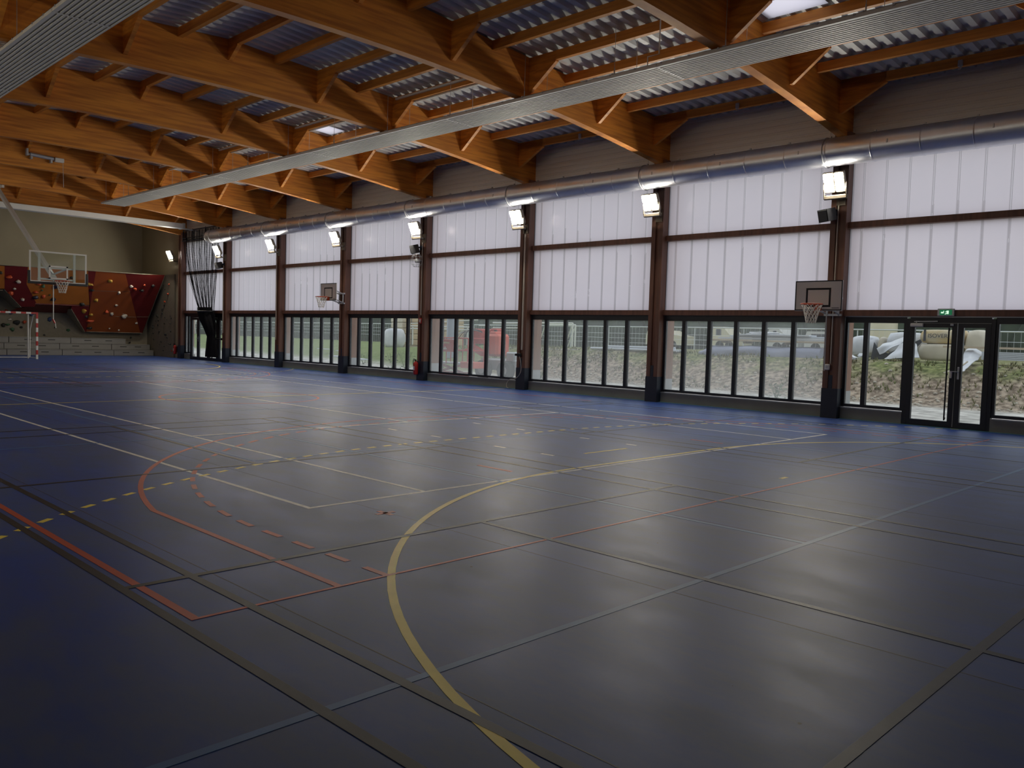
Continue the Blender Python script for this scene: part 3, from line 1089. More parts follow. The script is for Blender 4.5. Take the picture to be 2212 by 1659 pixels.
# small sprinkler / beam clamp devices on the eaves purlins
for k in (4, 5, 6, 7):
    x = XK(k) + 2.35
    y = GY[8] - .06
    z = ztop(y) - .15
    mb = MB()
    mb.bbox(x - .045, x + .045, y - .05, y, z - .07, z + .06, .01)
    mb.tube([(x + .02, y - .04, z - .08), (x - .01, y - .06, z - .13)], .02, 8)
    solo('beam_detector', mb, M['galv_dull'], (x, y, z), 'small grey detector on the eaves purlin, %s from the exit door end' % ['first', 'second', 'third', 'fourth'][7 - k], 'detector', 'detectors on the eaves purlins')

# ------------------------------------------------------------------ loudspeakers, trunking, extinguishers
def speaker(x, z, lab, yaw):
    r = thing('loudspeaker', (x, WY - .24, z), lab, 'loudspeaker', 'loudspeakers on the columns')
    mb = MB()
    w0, w1 = .16, .09
    y0, y1 = -.40, -.10
    mb.prism([(-w0, y0, -.14), (w0, y0, -.14), (w1, y1, -.14), (-w1, y1, -.14)], (0, 0, .28))
    c, s = cos(yaw), sin(yaw)
    def tr(mb, tilt=.25):
        out = []
        for v in mb.v:
            p = Vector(v)
            p = Matrix.Rotation(tilt, 4, 'X') @ p
            p = Matrix.Rotation(yaw, 4, 'Z') @ p
            out.append((p.x + x, p.y + WY - .24, p.z + z))
        mb.v = out
        return mb
    part('cabinet', tr(mb), M['black'], r)
    mb = MB(); mb.bbox(-w0 + .012, w0 - .012, y0 - .012, y0, -.125, .125, .006)
    part('grille', tr(mb), M['dark_gap'], r)
    mb = MB(); mb.bar((0, -.12, 0), (0, .0, 0), .05, .05); mb.box(-.05, .05, -.015, 0, -.08, .08)
    mb.v = [(a + x, b + WY - .24, c_ + z) for a, b, c_ in mb.v]
    part('bracket', mb, M['steel_dark'], r)
speaker(XK(7) - .22, 4.66, 'black tilted loudspeaker under the floodlight nearest the exit door', -.45)
speaker(XK(4) - .25, 4.66, 'black tilted loudspeaker above the wire cage on the fourth column', -.75)
speaker(XK(1) - .25, 4.66, 'black tilted loudspeaker beside the gathered black net', -.9)

def conduit(x, y, z0, z1, w, name, lab, m='cable'):
    mb = MB(); mb.bbox(x - w / 2, x + w / 2, y - .03, y, z0, z1, .004)
    return solo(name, mb, M[m], (x, y, z0), lab, 'trunking')
conduit(XK(7) - .185, WY - .24, 1.24, 4.95, .022, 'conduit', 'thin pale conduit running down behind the near side hoop to a socket')
conduit(XK(5) - .14, WY - .24, 1.24, 4.95, .062, 'conduit', 'broad cream cable trunking on the third column from the exit door')
conduit(XK(4) - .19, WY - .24, 2.30, 4.90, .022, 'conduit', 'thin pale conduit above the extinguisher sign')
conduit(XK(1) - .27, WY - .24, 1.4, 4.6, .035, 'conduit', 'thin pale conduit beside the gathered black net')
conduit(XK(2) - .27, WY - .24, 1.2, 4.9, .03, 'conduit', 'thin pale conduit on the column right of the net bay')
mb = MB(); mb.bbox(XK(7) - .30, XK(7) - .19, WY - .30, WY - .24, 1.10, 1.23, .012)
sk = solo('wall_socket', mb, M['white'], (XK(7) - .25, WY - .27, 1.16), 'small white socket box at the foot of the conduit behind the near hoop', 'socket')
mb = MB(); mb.tube([(XK(7) - .245, WY - .305, 1.165), (XK(7) - .245, WY - .31, 1.165)], .03, 14); part('socket_insert', mb, M['galv_dull'], sk)
mb = MB(); mb.bbox(XK(5) - .28, XK(5) - .14, WY - .31, WY - .24, 1.02, 1.14, .01)
mb.bbox(XK(5) - .36, XK(5) - .25, WY - .34, WY - .28, 1.05, 1.12, .01)
cb = solo('connection_box', mb, M['black'], (XK(5) - .2, WY - .27, 1.1), 'small black connection box below the broad trunking', 'box')
cpts = [(XK(5) - .18, WY - .30, 1.05), (XK(5) - .10, WY - .33, .85), (XK(5) - .09, WY - .31, .62), (XK(5) - .18, WY - .30, .45), (XK(5) - .36, WY - .29, .33),
        (XK(5) - .60, WY - .24, .30), (XK(5) - .78, WY - .14, .26), (XK(5) - .84, WY - .17, .15), (XK(5) - .80, WY - .2, .04), (XK(5) - .70, WY - .22, .012)]
def smooth(pts, n=4):
    P = [Vector(p) for p in pts]
    P = [P[0] * 2 - P[1]] + P + [P[-1] * 2 - P[-2]]
    out = []
    for i in range(1, len(P) - 2):
        for j in range(n):
            t = j / n
            a, b, c, d = P[i - 1], P[i], P[i + 1], P[i + 2]
            out.append(.5 * ((2 * b) + (c - a) * t + (2 * a - 5 * b + 4 * c - d) * t * t + (-a + 3 * b - 3 * c + d) * t ** 3))
    out.append(P[-2])
    return out
mb = MB(); mb.tube(smooth(cpts), .009, 6)
solo('power_cable', mb, M['cable'], cpts[0], 'loose cream cable looping from the black box down to the plinth', 'cable')

def extinguisher(x, y, lab):
    r = thing('fire_extinguisher', (x, y, .16), lab, 'extinguisher', 'fire extinguishers')
    mb = MB()
    mb.tube([(x, y, .20), (x, y, .21), (x, y, .24), (x, y, .58), (x, y, .63), (x, y, .66), (x, y, .68)], [.05, .075, .085, .085, .07, .035, .03], 18)
    part('cylinder', mb, M['red'], r)
    mb = MB(); mb.box(x - .015, x + .015, y - .05, y + .02, .68, .72); mb.bar((x, y + .02, .73), (x - .0, y - .10, .75), .02, .015); mb.bar((x, y + .02, .70), (x, y - .09, .69), .02, .012)
    part('valve_handle', mb, M['black'], r)
    mb = MB(); mb.tube(smooth([(x - .02, y, .70), (x - .09, y - .02, .75), (x - .12, y - .02, .64), (x - .11, y - .01, .42), (x - .10, y - .01, .34)]), .012, 8)
    part('hose', mb, M['black'], r)
    mb = MB(); mb.bbox(x - .04, x + .04, y - .088, y - .082, .36, .50, .003)
    part('label_plate', mb, M['white'], r)
    mb = MB(); mb.box(x - .05, x + .05, y + .08, y + .13, .3, .6)
    part('wall_bracket', mb, M['steel_dark'], r)
extinguisher(XK(4) - .28, WY - .36, 'red fire extinguisher at the foot of the fourth column, under a small sign')
extinguisher(XK(0) - .78, WY - .20, 'red fire extinguisher in the far corner beside the grey climbing panel')
mb = MB(); mb.bbox(XK(4) - .29, XK(4) - .15, WY - .256, WY - .241, 2.0, 2.2, .003)
sg = solo('extinguisher_sign', mb, M['red'], (XK(4) - .2, WY - .25, 2.1), 'small red sign with white pictograms above the column extinguisher', 'sign')
mb = MB()
mb.box(XK(4) - .275, XK(4) - .265, WY - .262, WY - .257, 2.03, 2.17); mb.box(XK(4) - .255, XK(4) - .225, WY - .262, WY - .257, 2.05, 2.14)
mb.box(XK(4) - .247, XK(4) - .233, WY - .262, WY - .257, 2.14, 2.16); mb.box(XK(4) - .205, XK(4) - .19, WY - .262, WY - .257, 2.03, 2.16)
mb.box(XK(4) - .19, XK(4) - .17, WY - .262, WY - .257, 2.12, 2.16)
part('pictogram', mb, M['white'], sg)
# exit sign above the door
x0 = -5.98
r = thing('exit_sign', (x0 + .16, WY - .1, 2.36), 'small green lit emergency exit sign on the rail above the glass door', 'sign')
mb = MB(); mb.bbox(x0, x0 + .33, WY - .145, WY - .10, 2.345, 2.50, .008); part('housing', mb, M['galv_dull'], r)
mb = MB(); mb.bbox(x0 + .045, x0 + .285, WY - .155, WY - .146, 2.365, 2.475, .003); part('face', mb, M['sign_green'], r)
mb = MB()
# running man, arrow and door
y = WY - .159
fx = x0 + .075
mb.box(fx + .0, fx + .055, y, y + .004, 2.40, 2.43); mb.box(fx + .045, fx + .06, y, y + .004, 2.43, 2.45)
mb.box(fx + .11, fx + .15, y, y + .004, 2.385, 2.455); mb.bar((fx + .105, y, 2.40), (fx + .08, y, 2.38), .004, .014); mb.bar((fx + .11, y, 2.44), (fx + .085, y, 2.425), .004, .012)
part('pictogram', mb, M['sign_white'], r)

# wire cage guard on column 4
x, z = XK(4) - .30, 4.20
r = thing('wire_guard_cage', (x, WY - .3, z), 'round wire guard cage around a small device below the speaker on the fourth column', 'guard')
mb = MB()
for rr, zz in ((.10, .22), (.17, .14), (.20, 0), (.17, -.14), (.10, -.22)):
    mb.tube([(x + rr * cos(t), WY - .42 + rr * sin(t), z + zz) for t in [2 * pi * j / 20 for j in range(20)]], .005, 5, closed=True)
for j in range(8):
    t = 2 * pi * j / 8
    mb.tube([(x + rr * cos(t), WY - .42 + rr * sin(t), z + zz) for rr, zz in ((.10, .22), (.17, .14), (.20, 0), (.17, -.14), (.10, -.22))], .005, 5)
part('wires', mb, M['galv_dull'], r)
mb = MB(); mb.bbox(x - .06, x + .06, WY - .46, WY - .30, z - .08, z + .07, .02); mb.bar((x, WY - .32, z), (x, WY - .24, z), .06, .06)
part('device', mb, M['galv_dull'], r)

# ------------------------------------------------------------------ nets
def hoop_net(cx, cy, z, rtop, rbot, h, n=12):
    mb = MB()
    rows = 5
    P = [[(cx + (rtop + (rbot - rtop) * (i / rows) ** .7) * cos(2 * pi * (j + .5 * (i % 2)) / n), cy + (rtop + (rbot - rtop) * (i / rows) ** .7) * sin(2 * pi * (j + .5 * (i % 2)) / n), z - h * i / rows)
          for j in range(n)] for i in range(rows + 1)]
    for i in range(rows):
        for j in range(n):
            a = P[i][j]
            if i % 2 == 0:
                t1, t2 = P[i + 1][j], P[i + 1][(j - 1) % n]
            else:
                t1, t2 = P[i + 1][j], P[i + 1][(j + 1) % n]
            mb.tube([a, t1], .006, 4, cap=False); mb.tube([a, t2], .006, 4, cap=False)
    return mb

def rim(mb, cx, cy, z, r=.225, back=(0, 1), gap=.15):
    mb.tube([(cx + r * cos(t), cy + r * sin(t), z) for t in [2 * pi * j / 32 for j in range(32)]], .011, 8, closed=True)

# ---- side hoops
def side_hoop(xc, zc, lab, xa):
    yb = 17.72
    r = thing('basketball_hoop', (xc, WY - .24, zc), lab, 'basketball hoop', 'side wall basketball hoops')
    x0, x1, z0, z1 = xc - .53, xc + .53, zc - .33, zc + .33
    mb = MB(); mb.bbox(x0, x1, yb, yb + .03, z0, z1, .004)
    part('backboard', mb, M['board'], r)
    mb = MB()
    t = .022
    y0, y1 = yb - .004, yb
    mb.box(x0, x1, y0, y1, z1 - t, z1); mb.box(x0, x1, y0, y1, z0 + .01, z0 + .01 + t); mb.box(x0, x0 + t, y0, y1, z0 + .01, z1); mb.box(x1 - t, x1, y0, y1, z0 + .01, z1)
    part('border', mb, M['dark_gap'], r, label='black painted border')
    mb = MB()
    a0, a1, b0, b1 = xc - .28, xc + .28, z0 + .085, z0 + .50
    t = .042
    mb.box(a0, a1, y0, y1, b1 - t, b1); mb.box(a0, a1, y0, y1, b0, b0 + t); mb.box(a0, a0 + t, y0, y1, b0 + t, b1 - t); mb.box(a1 - t, a1, y0, y1, b0 + t, b1 - t)
    part('target_square', mb, M['dark_gap'], r, label='black painted square')
    mb = MB(); mb.box(x1 - .22, x1 - .06, y0, y1, z0 + .055, z0 + .068); part('maker_stripe', mb, M['dark_gap'], r)
    rz = z0 + .135
    mb = MB(); rim(mb, xc, yb - .30, rz)
    mb.box(xc - .09, xc + .09, yb - .012, yb - .004, rz - .13, rz + .01)
    mb.prism([(xc - .07, yb - .01, rz), (xc - .07, yb - .10, rz), (xc - .07, yb - .01, rz - .11)], (.01, 0, 0))
    mb.prism([(xc + .06, yb - .01, rz), (xc + .06, yb - .10, rz), (xc + .06, yb - .01, rz - .11)], (.01, 0, 0))
    part('rim', mb, M['orange_rim'], r)
    part('net', hoop_net(xc, yb - .30, rz - .012, .222, .10, .40), M['net_white'], r)
    # support arms, swung over to the column
    mb = MB()
    yc = WY - .24
    for s in (-.22, .22):
        e = xa + s * .6
        mb.tube([(xc + s, yb + .03, zc + .12), (e, yc - .05, zc - .02)], .022, 8)
        mb.tube([(xc + s, yb + .03, zc - .22), (e, yc - .05, zc - .36)], .022, 8)
        mb.tube([(e, yc - .05, zc - .40), (e, yc - .05, zc + .02)], .025, 8)
        mb.tube([(xc + s, yb + .05, zc - .22), (xc + s, yb + .05, zc + .12)], .02, 8)
    for dz in (0, -.38):
        mb.bar((xa - .20, yc - .03, zc + dz), (xa + .20, yc - .03, zc + dz), .06, .05)
    part('support_arms', mb, M['galv_dull'], r)
    return r
hA = side_hoop(XK(7) - .12, 2.735, 'grey side hoop with orange rim on the column left of the glass exit door', XK(7) - .18)
side_hoop(XK(3) + .32, 3.125, 'grey side hoop seen at an angle on the fifth column, higher than the near one', XK(3) - .18)
mb = MB(); mb.tube([(XK(7) + .05, 17.80, 2.42), (XK(7) + .05, 17.82, 1.10)], .012, 6)
part('crank_rod', mb, M['galv_dull'], hA, label='thin hanging crank rod')

# ---- main hoop hung from the roof
bx, by = -31.2, 9.47
r = thing('ceiling_basketball_hoop', (bx, by, 3.5), 'clear framed basketball backboard with black padding hung from the roof by a white pole', 'basketball hoop')
y0, y1, z0, z1 = by - .9, by + .9, 2.99, 4.04
mb = MB()
t = .05
mb.box(bx, bx + .03, y0, y1, z1 - t, z1); mb.box(bx, bx + .03, y0, y1, z0, z0 + t); mb.box(bx, bx + .03, y0, y0 + t, z0 + t, z1 - t); mb.box(bx, bx + .03, y1 - t, y1, z0 + t, z1 - t)
part('board_frame', mb, M['white'], r)
mb = MB(); mb.box(bx + .008, bx + .02, y0 + t, y1 - t, z0 + t, z1 - t); part('clear_board', mb, M['board_glass'], r)
mb = MB()
a0, a1, b0, b1 = by - .30, by + .30, z0 + .13, z0 + .58
mb.box(bx + .021, bx + .026, a0, a1, b1 - t, b1); mb.box(bx + .021, bx + .026, a0, a1, b0, b0 + t); mb.box(bx + .021, bx + .026, a0, a0 + t, b0, b1); mb.box(bx + .021, bx + .026, a1 - t, a1, b0, b1)
part('target_square', mb, M['white'], r)
mb = MB()
mb.bbox(bx - .02, bx + .05, y0 - .04, y1 + .04, z0 - .06, z0 + .02, .01)
mb.bbox(bx - .02, bx + .05, y0 - .045, y0 + .03, z0 + .02, z0 + .38, .01); mb.bbox(bx - .02, bx + .05, y1 - .03, y1 + .045, z0 + .02, z0 + .38, .01)
part('edge_padding', mb, M['black'], r, label='thick black padding along the lower edge')
mb = MB()
for s in (-.58, .52):
    mb.box(bx - .07, bx - .01, by + s - .035, by + s + .035, z0 + .03, z1 - .05)
mb.bar((bx - .06, by - .62, z0 + .12), (bx - .06, by + .56, z0 + .12), .06, .06); mb.bar((bx - .06, by - .62, z0 + .50), (bx - .06, by + .56, z0 + .50), .05, .05)
mb.bar((bx - .35, by - .05, 3.30), (bx - .05, by - .3, 3.5), .05, .05); mb.bar((bx - .35, by - .05, 3.30), (bx - .05, by + .3, 3.5), .05, .05)
part('rear_frame', mb, M['white'], r)
mb = MB(); mb.bar((bx - .3, by - .03, 3.15), (-39.0, by - .03, 7.22), .13, .13)
part('drop_pole', mb, M['white'], r, label='long slanting white pole')
mb = MB(); mb.box(-37.82, -37.74, by - .05, by + .03, 6.9, 7.75); mb.bar((-39.0, by, 7.02), (-37.78, by, 6.98), .07, .10)
mb.bar((-39.0, by - .9, 7.25), (-39.0, by + .9, 7.25), .08, .08)
mb.box(-39.05, -38.95, by - .85, by - .77, 7.25, 7.72); mb.box(-39.05, -38.95, by + .77, by + .85, 7.25, 7.72)
part('hinge_frame', mb, M['white'], r)
rz = 3.06
mb = MB(); rim(mb, bx + .42, by, rz); mb.box(bx + .03, bx + .045, by - .10, by + .10, rz - .14, rz + .02); mb.bar((bx + .04, by, rz - .01), (bx + .2, by, rz - .005), .14, .02)
part('rim', mb, M['orange_rim'], r)
part('net', hoop_net(bx + .42, by, rz - .012, .222, .10, .40), M['net_white'], r)
mb = MB(); mb.tube([(bx - .25, by - .08, 3.2), (bx - .25, by - .08, 1.74)], .016, 6); mb.tube([(bx - .25, by - .02, 1.62), (bx - .25, by - .0, 1.46)], .014, 6)
rp_ = part('adjusting_rod', mb, M['white'], r, label='white rod hanging below the board')
mb = MB(); mb.tube([(bx - .25, by - .10, 1.76), (bx - .25, by - .03, 1.62)], .026, 8); part('rod_grip', mb, M['red'], rp_, label='red grip')

# winch on a far beam
x = BX(2) + BT / 2
r = thing('electric_winch', (x, 9.3, 7.5), 'white tubular electric winch bracketed to a far roof beam', 'winch')
x += .12
mb = MB(); mb.tube([(x, 8.98, 7.44), (x, 9.72, 7.40)], .065, 14); part('drum', mb, M['galv_dull'], r)
mb = MB(); mb.bbox(x - .07, x + .07, 9.76, 10.05, 7.31, 7.45, .01); part('motor', mb, M['white'], r)
mb = MB(); mb.box(x - .12, x + .05, 8.86, 8.92, 7.38, 7.62); mb.box(x - .12, x + .05, 9.0, 9.05, 7.28, 7.38); mb.box(x - .12, x + .05, 9.62, 9.68, 7.25, 7.36); mb.box(x - .03, x + .03, 8.84, 9.0, 7.40, 7.46)
part('bracket', mb, M['galv_dull'], r)
mb = MB(); mb.tube([(x + .03, 10.02, 7.3), (x + .06, 10.03, 6.45)], .008, 5); part('hanging_cable', mb, M['galv_dull'], r)

# ------------------------------------------------------------------ dividing net, gathered in the far corner
r = thing('divider_net', (-39, 18.55, 0), 'black dividing net gathered and tied in front of the far glass door', 'net')
rnd = random.Random(11)
mb = MB()
ns = 120
cols_ = []
for i in range(ns):
    u = i / (ns - 1)
    xt = -42.1 + 4.0 * u
    yt = 18.60 + .035 * sin(u * 34)
    xm = -40.1 + 1.55 * u
    ym = 18.58 + .04 * sin(u * 41)
    pts = []
    for j in range(13):
        t = j / 12
        c = t ** 1.7 if u < .8 else t ** 1.2
        pts.append(((1 - c) * xt + c * xm + .03 * sin(9 * t + i), (1 - c) * yt + c * ym, 6.45 + (2.42 - 6.45) * t))
    cols_.append(pts)
    mb.tube(pts, .005 if i % 3 else .010, 3, cap=False)
for j in [q * .25 for q in range(0, 49)]:
    j0 = min(int(j), 11); f_ = j - j0
    pts = []
    for c in cols_:
        a, b = Vector(c[j0]), Vector(c[j0 + 1])
        pts.append(a + (b - a) * f_)
    mb.tube(pts, .004, 3, cap=False)
part('net_mesh', mb, M['net_black'], r, kind='stuff')
# lower bunch
mb = MB()
def bunch(path, rad, seed, amp=.12):
    n = 26
    rings = []
    for i, (p, rr) in enumerate(zip(path, rad)):
        ringp = []
        for j in range(n):
            a = 2 * pi * j / n
            k_ = 1 + amp * sin(7 * a + i * .35 + seed) + amp * .6 * sin(11 * a + seed)
            ringp.append((p[0] + rr * 1.35 * k_ * cos(a), p[1] + rr * .45 * k_ * sin(a), p[2]))
        rings.append(ringp)
    vs = [v for g_ in rings for v in g_]
    fs = [(i * n + j, i * n + (j + 1) % n, (i + 1) * n + (j + 1) % n, (i + 1) * n + j) for i in range(len(path) - 1) for j in range(n)]
    mb.add(vs, fs, True)
    mb.add(rings[0], [list(range(n))], False); mb.add(rings[-1], [list(range(n))[::-1]], False)
path = smooth([(-39.32, 18.5, 2.62), (-39.32, 18.5, 2.35), (-39.1, 18.5, 2.05), (-38.78, 18.5, 1.6), (-38.62, 18.5, 1.2), (-38.60, 18.5, .7), (-38.56, 18.5, .22)], 4)
rad = [.34 - .0 * i for i in range(len(path))]
rr_ = []
for p in path:
    z = p.z
    if z > 1.9: q = .46
    elif z > 1.2: q = .27 + (z - 1.2) * .27
    else: q = .27 + (1.2 - z) * .13
    rr_.append(q)
bunch(path, rr_, 1.3)
part('gathered_bundle', mb, M['net_black'], r)
mb = MB(); mb.tube([(-39.32 + .70 * cos(t), 18.5 + .25 * sin(t), 2.42) for t in [2 * pi * j / 24 for j in range(24)]], .035, 6, closed=True)
part('tie_strap', mb, M['black'], r)
mb = MB(); mb.tube([(-38.5, 18.5, .25), (-38.46, 18.42, .06)], [.03, .012], 6)
part('cord_end', mb, M['black'], r)
# loose strands right of the bundle
mb = MB()
for i in range(26):
    u = i / 25
    mb.tube([(-38.75 + .40 * u, 18.5 + .05 * sin(i * 2.1), 2.42), (-38.5 + .35 * u, 18.5, 1.5), (-38.3 + .15 * u, 18.5, .8), (-38.3 + .30 * u, 18.5, .25)], .008, 3, cap=False)
part('loose_strands', mb, M['net_black'], r, kind='stuff')
# net carriage ironwork at the top
mb = MB()
mb.bar((-42.2, 18.62, 6.0), (-38.1, 18.62, 6.0), .05, .05); mb.bar((-42.2, 18.62, 6.12), (-38.1, 18.62, 6.12), .04, .04)
for xx in (-42.1, -41.0, -39.6, -38.2): mb.bar((xx, 18.62, 5.98), (xx, 18.62, 6.55), .04, .04)
mb.bar((-42.1, 18.62, 6.5), (-38.2, 18.62, 6.5), .05, .05)
part('carriage_frame', mb, M['steel_dark'], r)

# ------------------------------------------------------------------ handball goal
gx, gy1 = -41.2, 11.66
gy0 = gy1 - 3.08
r = thing('handball_goal', (gx, gy1 - 1.5, 0), 'red and white banded handball goal at the left edge before the bleacher blocks', 'goal')
def band(a, b, axis, m):
    mb = MB()
    if axis == 'z0': mb.bbox(gx, gx + .08, gy0, gy0 + .08, a, b, .003)
    if axis == 'z1': mb.bbox(gx, gx + .08, gy1 - .08, gy1, a, b, .003)
    if axis == 'y': mb.bbox(gx, gx + .08, a, b, 2.0, 2.08, .003)
    part('red_band' if m == 'red' else 'white_band', mb, M[m], r)
for ax in ('z0', 'z1'):
    for i in range(10):
        band(i * .2, (i + 1) * .2, ax, 'white' if i % 2 == 0 else 'red')
yy = gy1
i = 0
while yy > gy0 + .01:
    nx = max(yy - (.28 if i == 0 else .2), gy0)
    if nx - gy0 < .08: nx = gy0
    band(nx, yy, 'y', 'red' if i % 2 == 0 else 'white')
    yy = nx; i += 1
mb = MB()
for yy in (gy0 + .04, gy1 - .04 - .0):
    mb.tube([(gx - .02, yy, 1.98), (gx - .50, yy - .0, 1.95), (gx - .95, yy, 1.3), (gx - 1.0, yy, .04), (gx - .02, yy, .04)], .018, 8)
mb.tube([(gx - 1.0, gy0, .04), (gx - 1.0, gy1, .04)], .018, 8)
mb.tube([(gx - .3, gy1 - .30, 1.98), (gx - .3, gy1 - .30, .02)], .03, 8)
part('rear_frame', mb, M['white'], r)

# ------------------------------------------------------------------ bleacher blocks
def block(xf, depth, ya, yb, z0, lab):
    r = thing('bleacher_block', (xf, (ya + yb) / 2, z0), lab, 'bleacher block', 'grey bleacher blocks')
    mb = MB(); mb.bbox(xf - depth, xf, ya + .012, yb - .012, z0 + .004, z0 + .296, .008)
    part('block', mb, M['bench'], r)
    for f_ in (.30, .68):
        yc = ya + (yb - ya) * f_
        mb = MB(); mb.bbox(xf - .01, xf + .004, yc - .17, yc + .17, z0 + .15, z0 + .19, .003)
        part('grip_slot', mb, M['dark_gap'], r)
    mb = MB(); mb.box(xf - depth, xf + .003, ya + .02, yb - .02, z0 + .26, z0 + .268)
    part('edge_groove', mb, M['dark_gap'], r)
place = ['at the right end', 'second from the right end', 'third from the right end', 'fourth from the right end', 'fifth from the right end', 'sixth from the right end']
row_n = ['bottom row', 'middle row', 'top row']
rows = [(-45.95, .0, [19.0 - 0.0, 16.65, 14.13, 11.65, 9.15, 6.65, 4.15]), (-46.45, .3, [18.85, 16.71, 14.16, 11.65, 9.15, 6.65, 4.15]), (-46.95 + .35, .6, [17.5, 14.74, 11.9, 9.2, 6.6])]
for ri, (xf, z0, ys) in enumerate(rows):
    for j in range(len(ys) - 1):
        ya, yb = ys[j + 1], min(ys[j], WY - .18)
        block(xf, 46.98 - abs(xf), ya, yb, z0, 'pale grey bleacher block with two slots, %s, %s' % (row_n[ri], place[j]))

# ------------------------------------------------------------------ climbing wall
cw = thing('climbing_wall', (-47, 12, 0), 'climbing wall of grey, dark red and orange panels studded with coloured holds', 'climbing wall')
XG = -47.0
mb = MB(); mb.box(XG - .1, XG, 1.0, WY - .12, 0, 4.3)
part('grey_panel', mb, M['climb_grey'], cw, label='grey textured panel on the end wall')
mb = MB(); mb.box(XG, -43.55, WY - .12, WY - .03, 0, 4.38)
part('grey_panel', mb, M['climb_grey'], cw, label='grey textured panel turning the corner')
def slab(pts, m, lab=None, th=.06, nm='overhang_panel', back=(-1, 0, -.35)):
    mb = MB()
    b = Vector(back).normalized() * th
    mb.prism(pts, b)
    return part(nm, mb, M[m], cw, label=lab)
R1 = [(-44.3, 16.6, 4.26), (-44.21, 18.58, 4.34), (-46.65, 18.39, 1.24), (-46.65, 18.28, 1.24)]
slab(R1, 'climb_red', 'dark red overhanging panel at the right')
slab([(-44.29, 15.17, 4.27), (-44.3, 16.6, 4.26), (-46.65, 18.28, 1.24), (-46.65, 15.52, 1.23), (-45.58, 15.34, 2.61)], 'climb_dkorange', 'burnt orange overhanging panel')
slab([(-44.3, 14.81, 4.25), (-44.29, 15.17, 4.27), (-45.58, 15.34, 2.61), (-44.86, 15.0, 3.53)], 'climb_red', 'narrow dark red wedge')
slab([(-45.61, 15.31, 2.57), (-46.65, 15.52, 1.23), (-46.66, 15.46, 1.23), (-45.74, 14.47, 2.4), (-45.64, 14.5, 2.53)], 'climb_red', 'dark red lower wedge')
slab([(-44.29, 12.12, 4.26), (-44.3, 14.81, 4.25), (-44.86, 15.0, 3.53), (-45.58, 15.3, 2.61), (-45.61, 12.86, 2.57), (-44.93, 12.24, 3.44)], 'climb_orange', 'large orange overhanging panel behind the hoop')
slab([(-44.33, 11.16, 4.21), (-44.29, 12.12, 4.26), (-44.93, 12.24, 3.44), (-45.61, 12.86, 2.57), (-45.74, 12.8, 2.4), (-45.76, 12.23, 2.38), (-45.13, 11.35, 3.19)], 'climb_red', 'dark red panel left of the hoop')
slab([(-45.61, 12.8, 2.57), (-45.62, 15.3, 2.58), (-46.9, 15.3, 2.2), (-46.9, 12.1, 2.2)], 'climb_red', 'dark red underside', back=(0, 0, -1), th=.04)
slab([(-44.34, 9.3, 4.2), (-44.33, 11.16, 4.21), (-45.13, 11.35, 3.19), (-45.19, 9.3, 3.11)], 'climb_orange', 'orange panel at the left edge')
# closing sides and top of the overhang
def sheet(pts, m, nm='closing_panel', th=.03, d=(0, -1, 0)):
    mb = MB(); mb.prism(pts, Vector(d) * th)
    return part(nm, mb, M[m], cw)
sheet([(-44.21, 18.60, 4.34), (-46.65, 18.41, 1.24), (-47.0, 18.41, 1.24), (-47.0, 18.60, 4.34)], 'climb_grey', d=(0, 1, 0), th=.02)
sheet([(-44.3, 9.3, 4.22), (-44.25, 18.58, 4.30), (-47.0, 18.58, 4.30), (-47.0, 9.3, 4.22)], 'climb_grey', d=(0, 0, 1), th=.03)
sheet([(-45.2, 9.3, 3.12), (-45.2, 11.3, 3.12), (-47.0, 11.3, 3.0), (-47.0, 9.3, 3.0)], 'climb_grey', d=(0, 0, -1), th=.03)
sheet([(-45.13, 11.35, 3.16), (-45.76, 12.23, 2.36), (-47.0, 12.23, 2.36), (-47.0, 11.35, 3.16)], 'climb_grey', d=(0, .2, -1), th=.03)
sheet([(-45.74, 14.5, 2.38), (-46.66, 15.46, 1.22), (-47.0, 15.46, 1.22), (-47.0, 14.5, 2.38)], 'climb_grey', d=(0, -.5, -1), th=.03)
sheet([(-46.62, 15.5, 1.24), (-46.62, 18.35, 1.24), (-47.0, 18.35, 1.24), (-47.0, 15.5, 1.24)], 'climb_grey', d=(0, 0, -1), th=.03)
# joint lines of the panels
def jline(p, q, nm='panel_joint'):
    mb = MB(); mb.bar(p, q, .012, .012); part('panel_joint', mb, M['climb_grey'] if nm == 'bright_joint' else M['dark_gap'], cw)
jline((-44.84, 12.2, 3.56), (-44.78, 14.95, 3.62)); jline((-45.0, 15.25, 3.32), (-44.95, 17.1, 3.38))
jline((-45.12, 17.2, 3.25), (-45.05, 18.5, 3.28), 'bright_joint'); jline((-46.02, 15.3, 2.08), (-45.98, 17.8, 2.08), 'bright_joint')
jline((-45.98, 17.85, 2.10), (-45.95, 18.45, 2.12), 'bright_joint'); jline((-45.68, 12.85, 2.56), (-45.64, 15.3, 2.58), 'bright_joint')
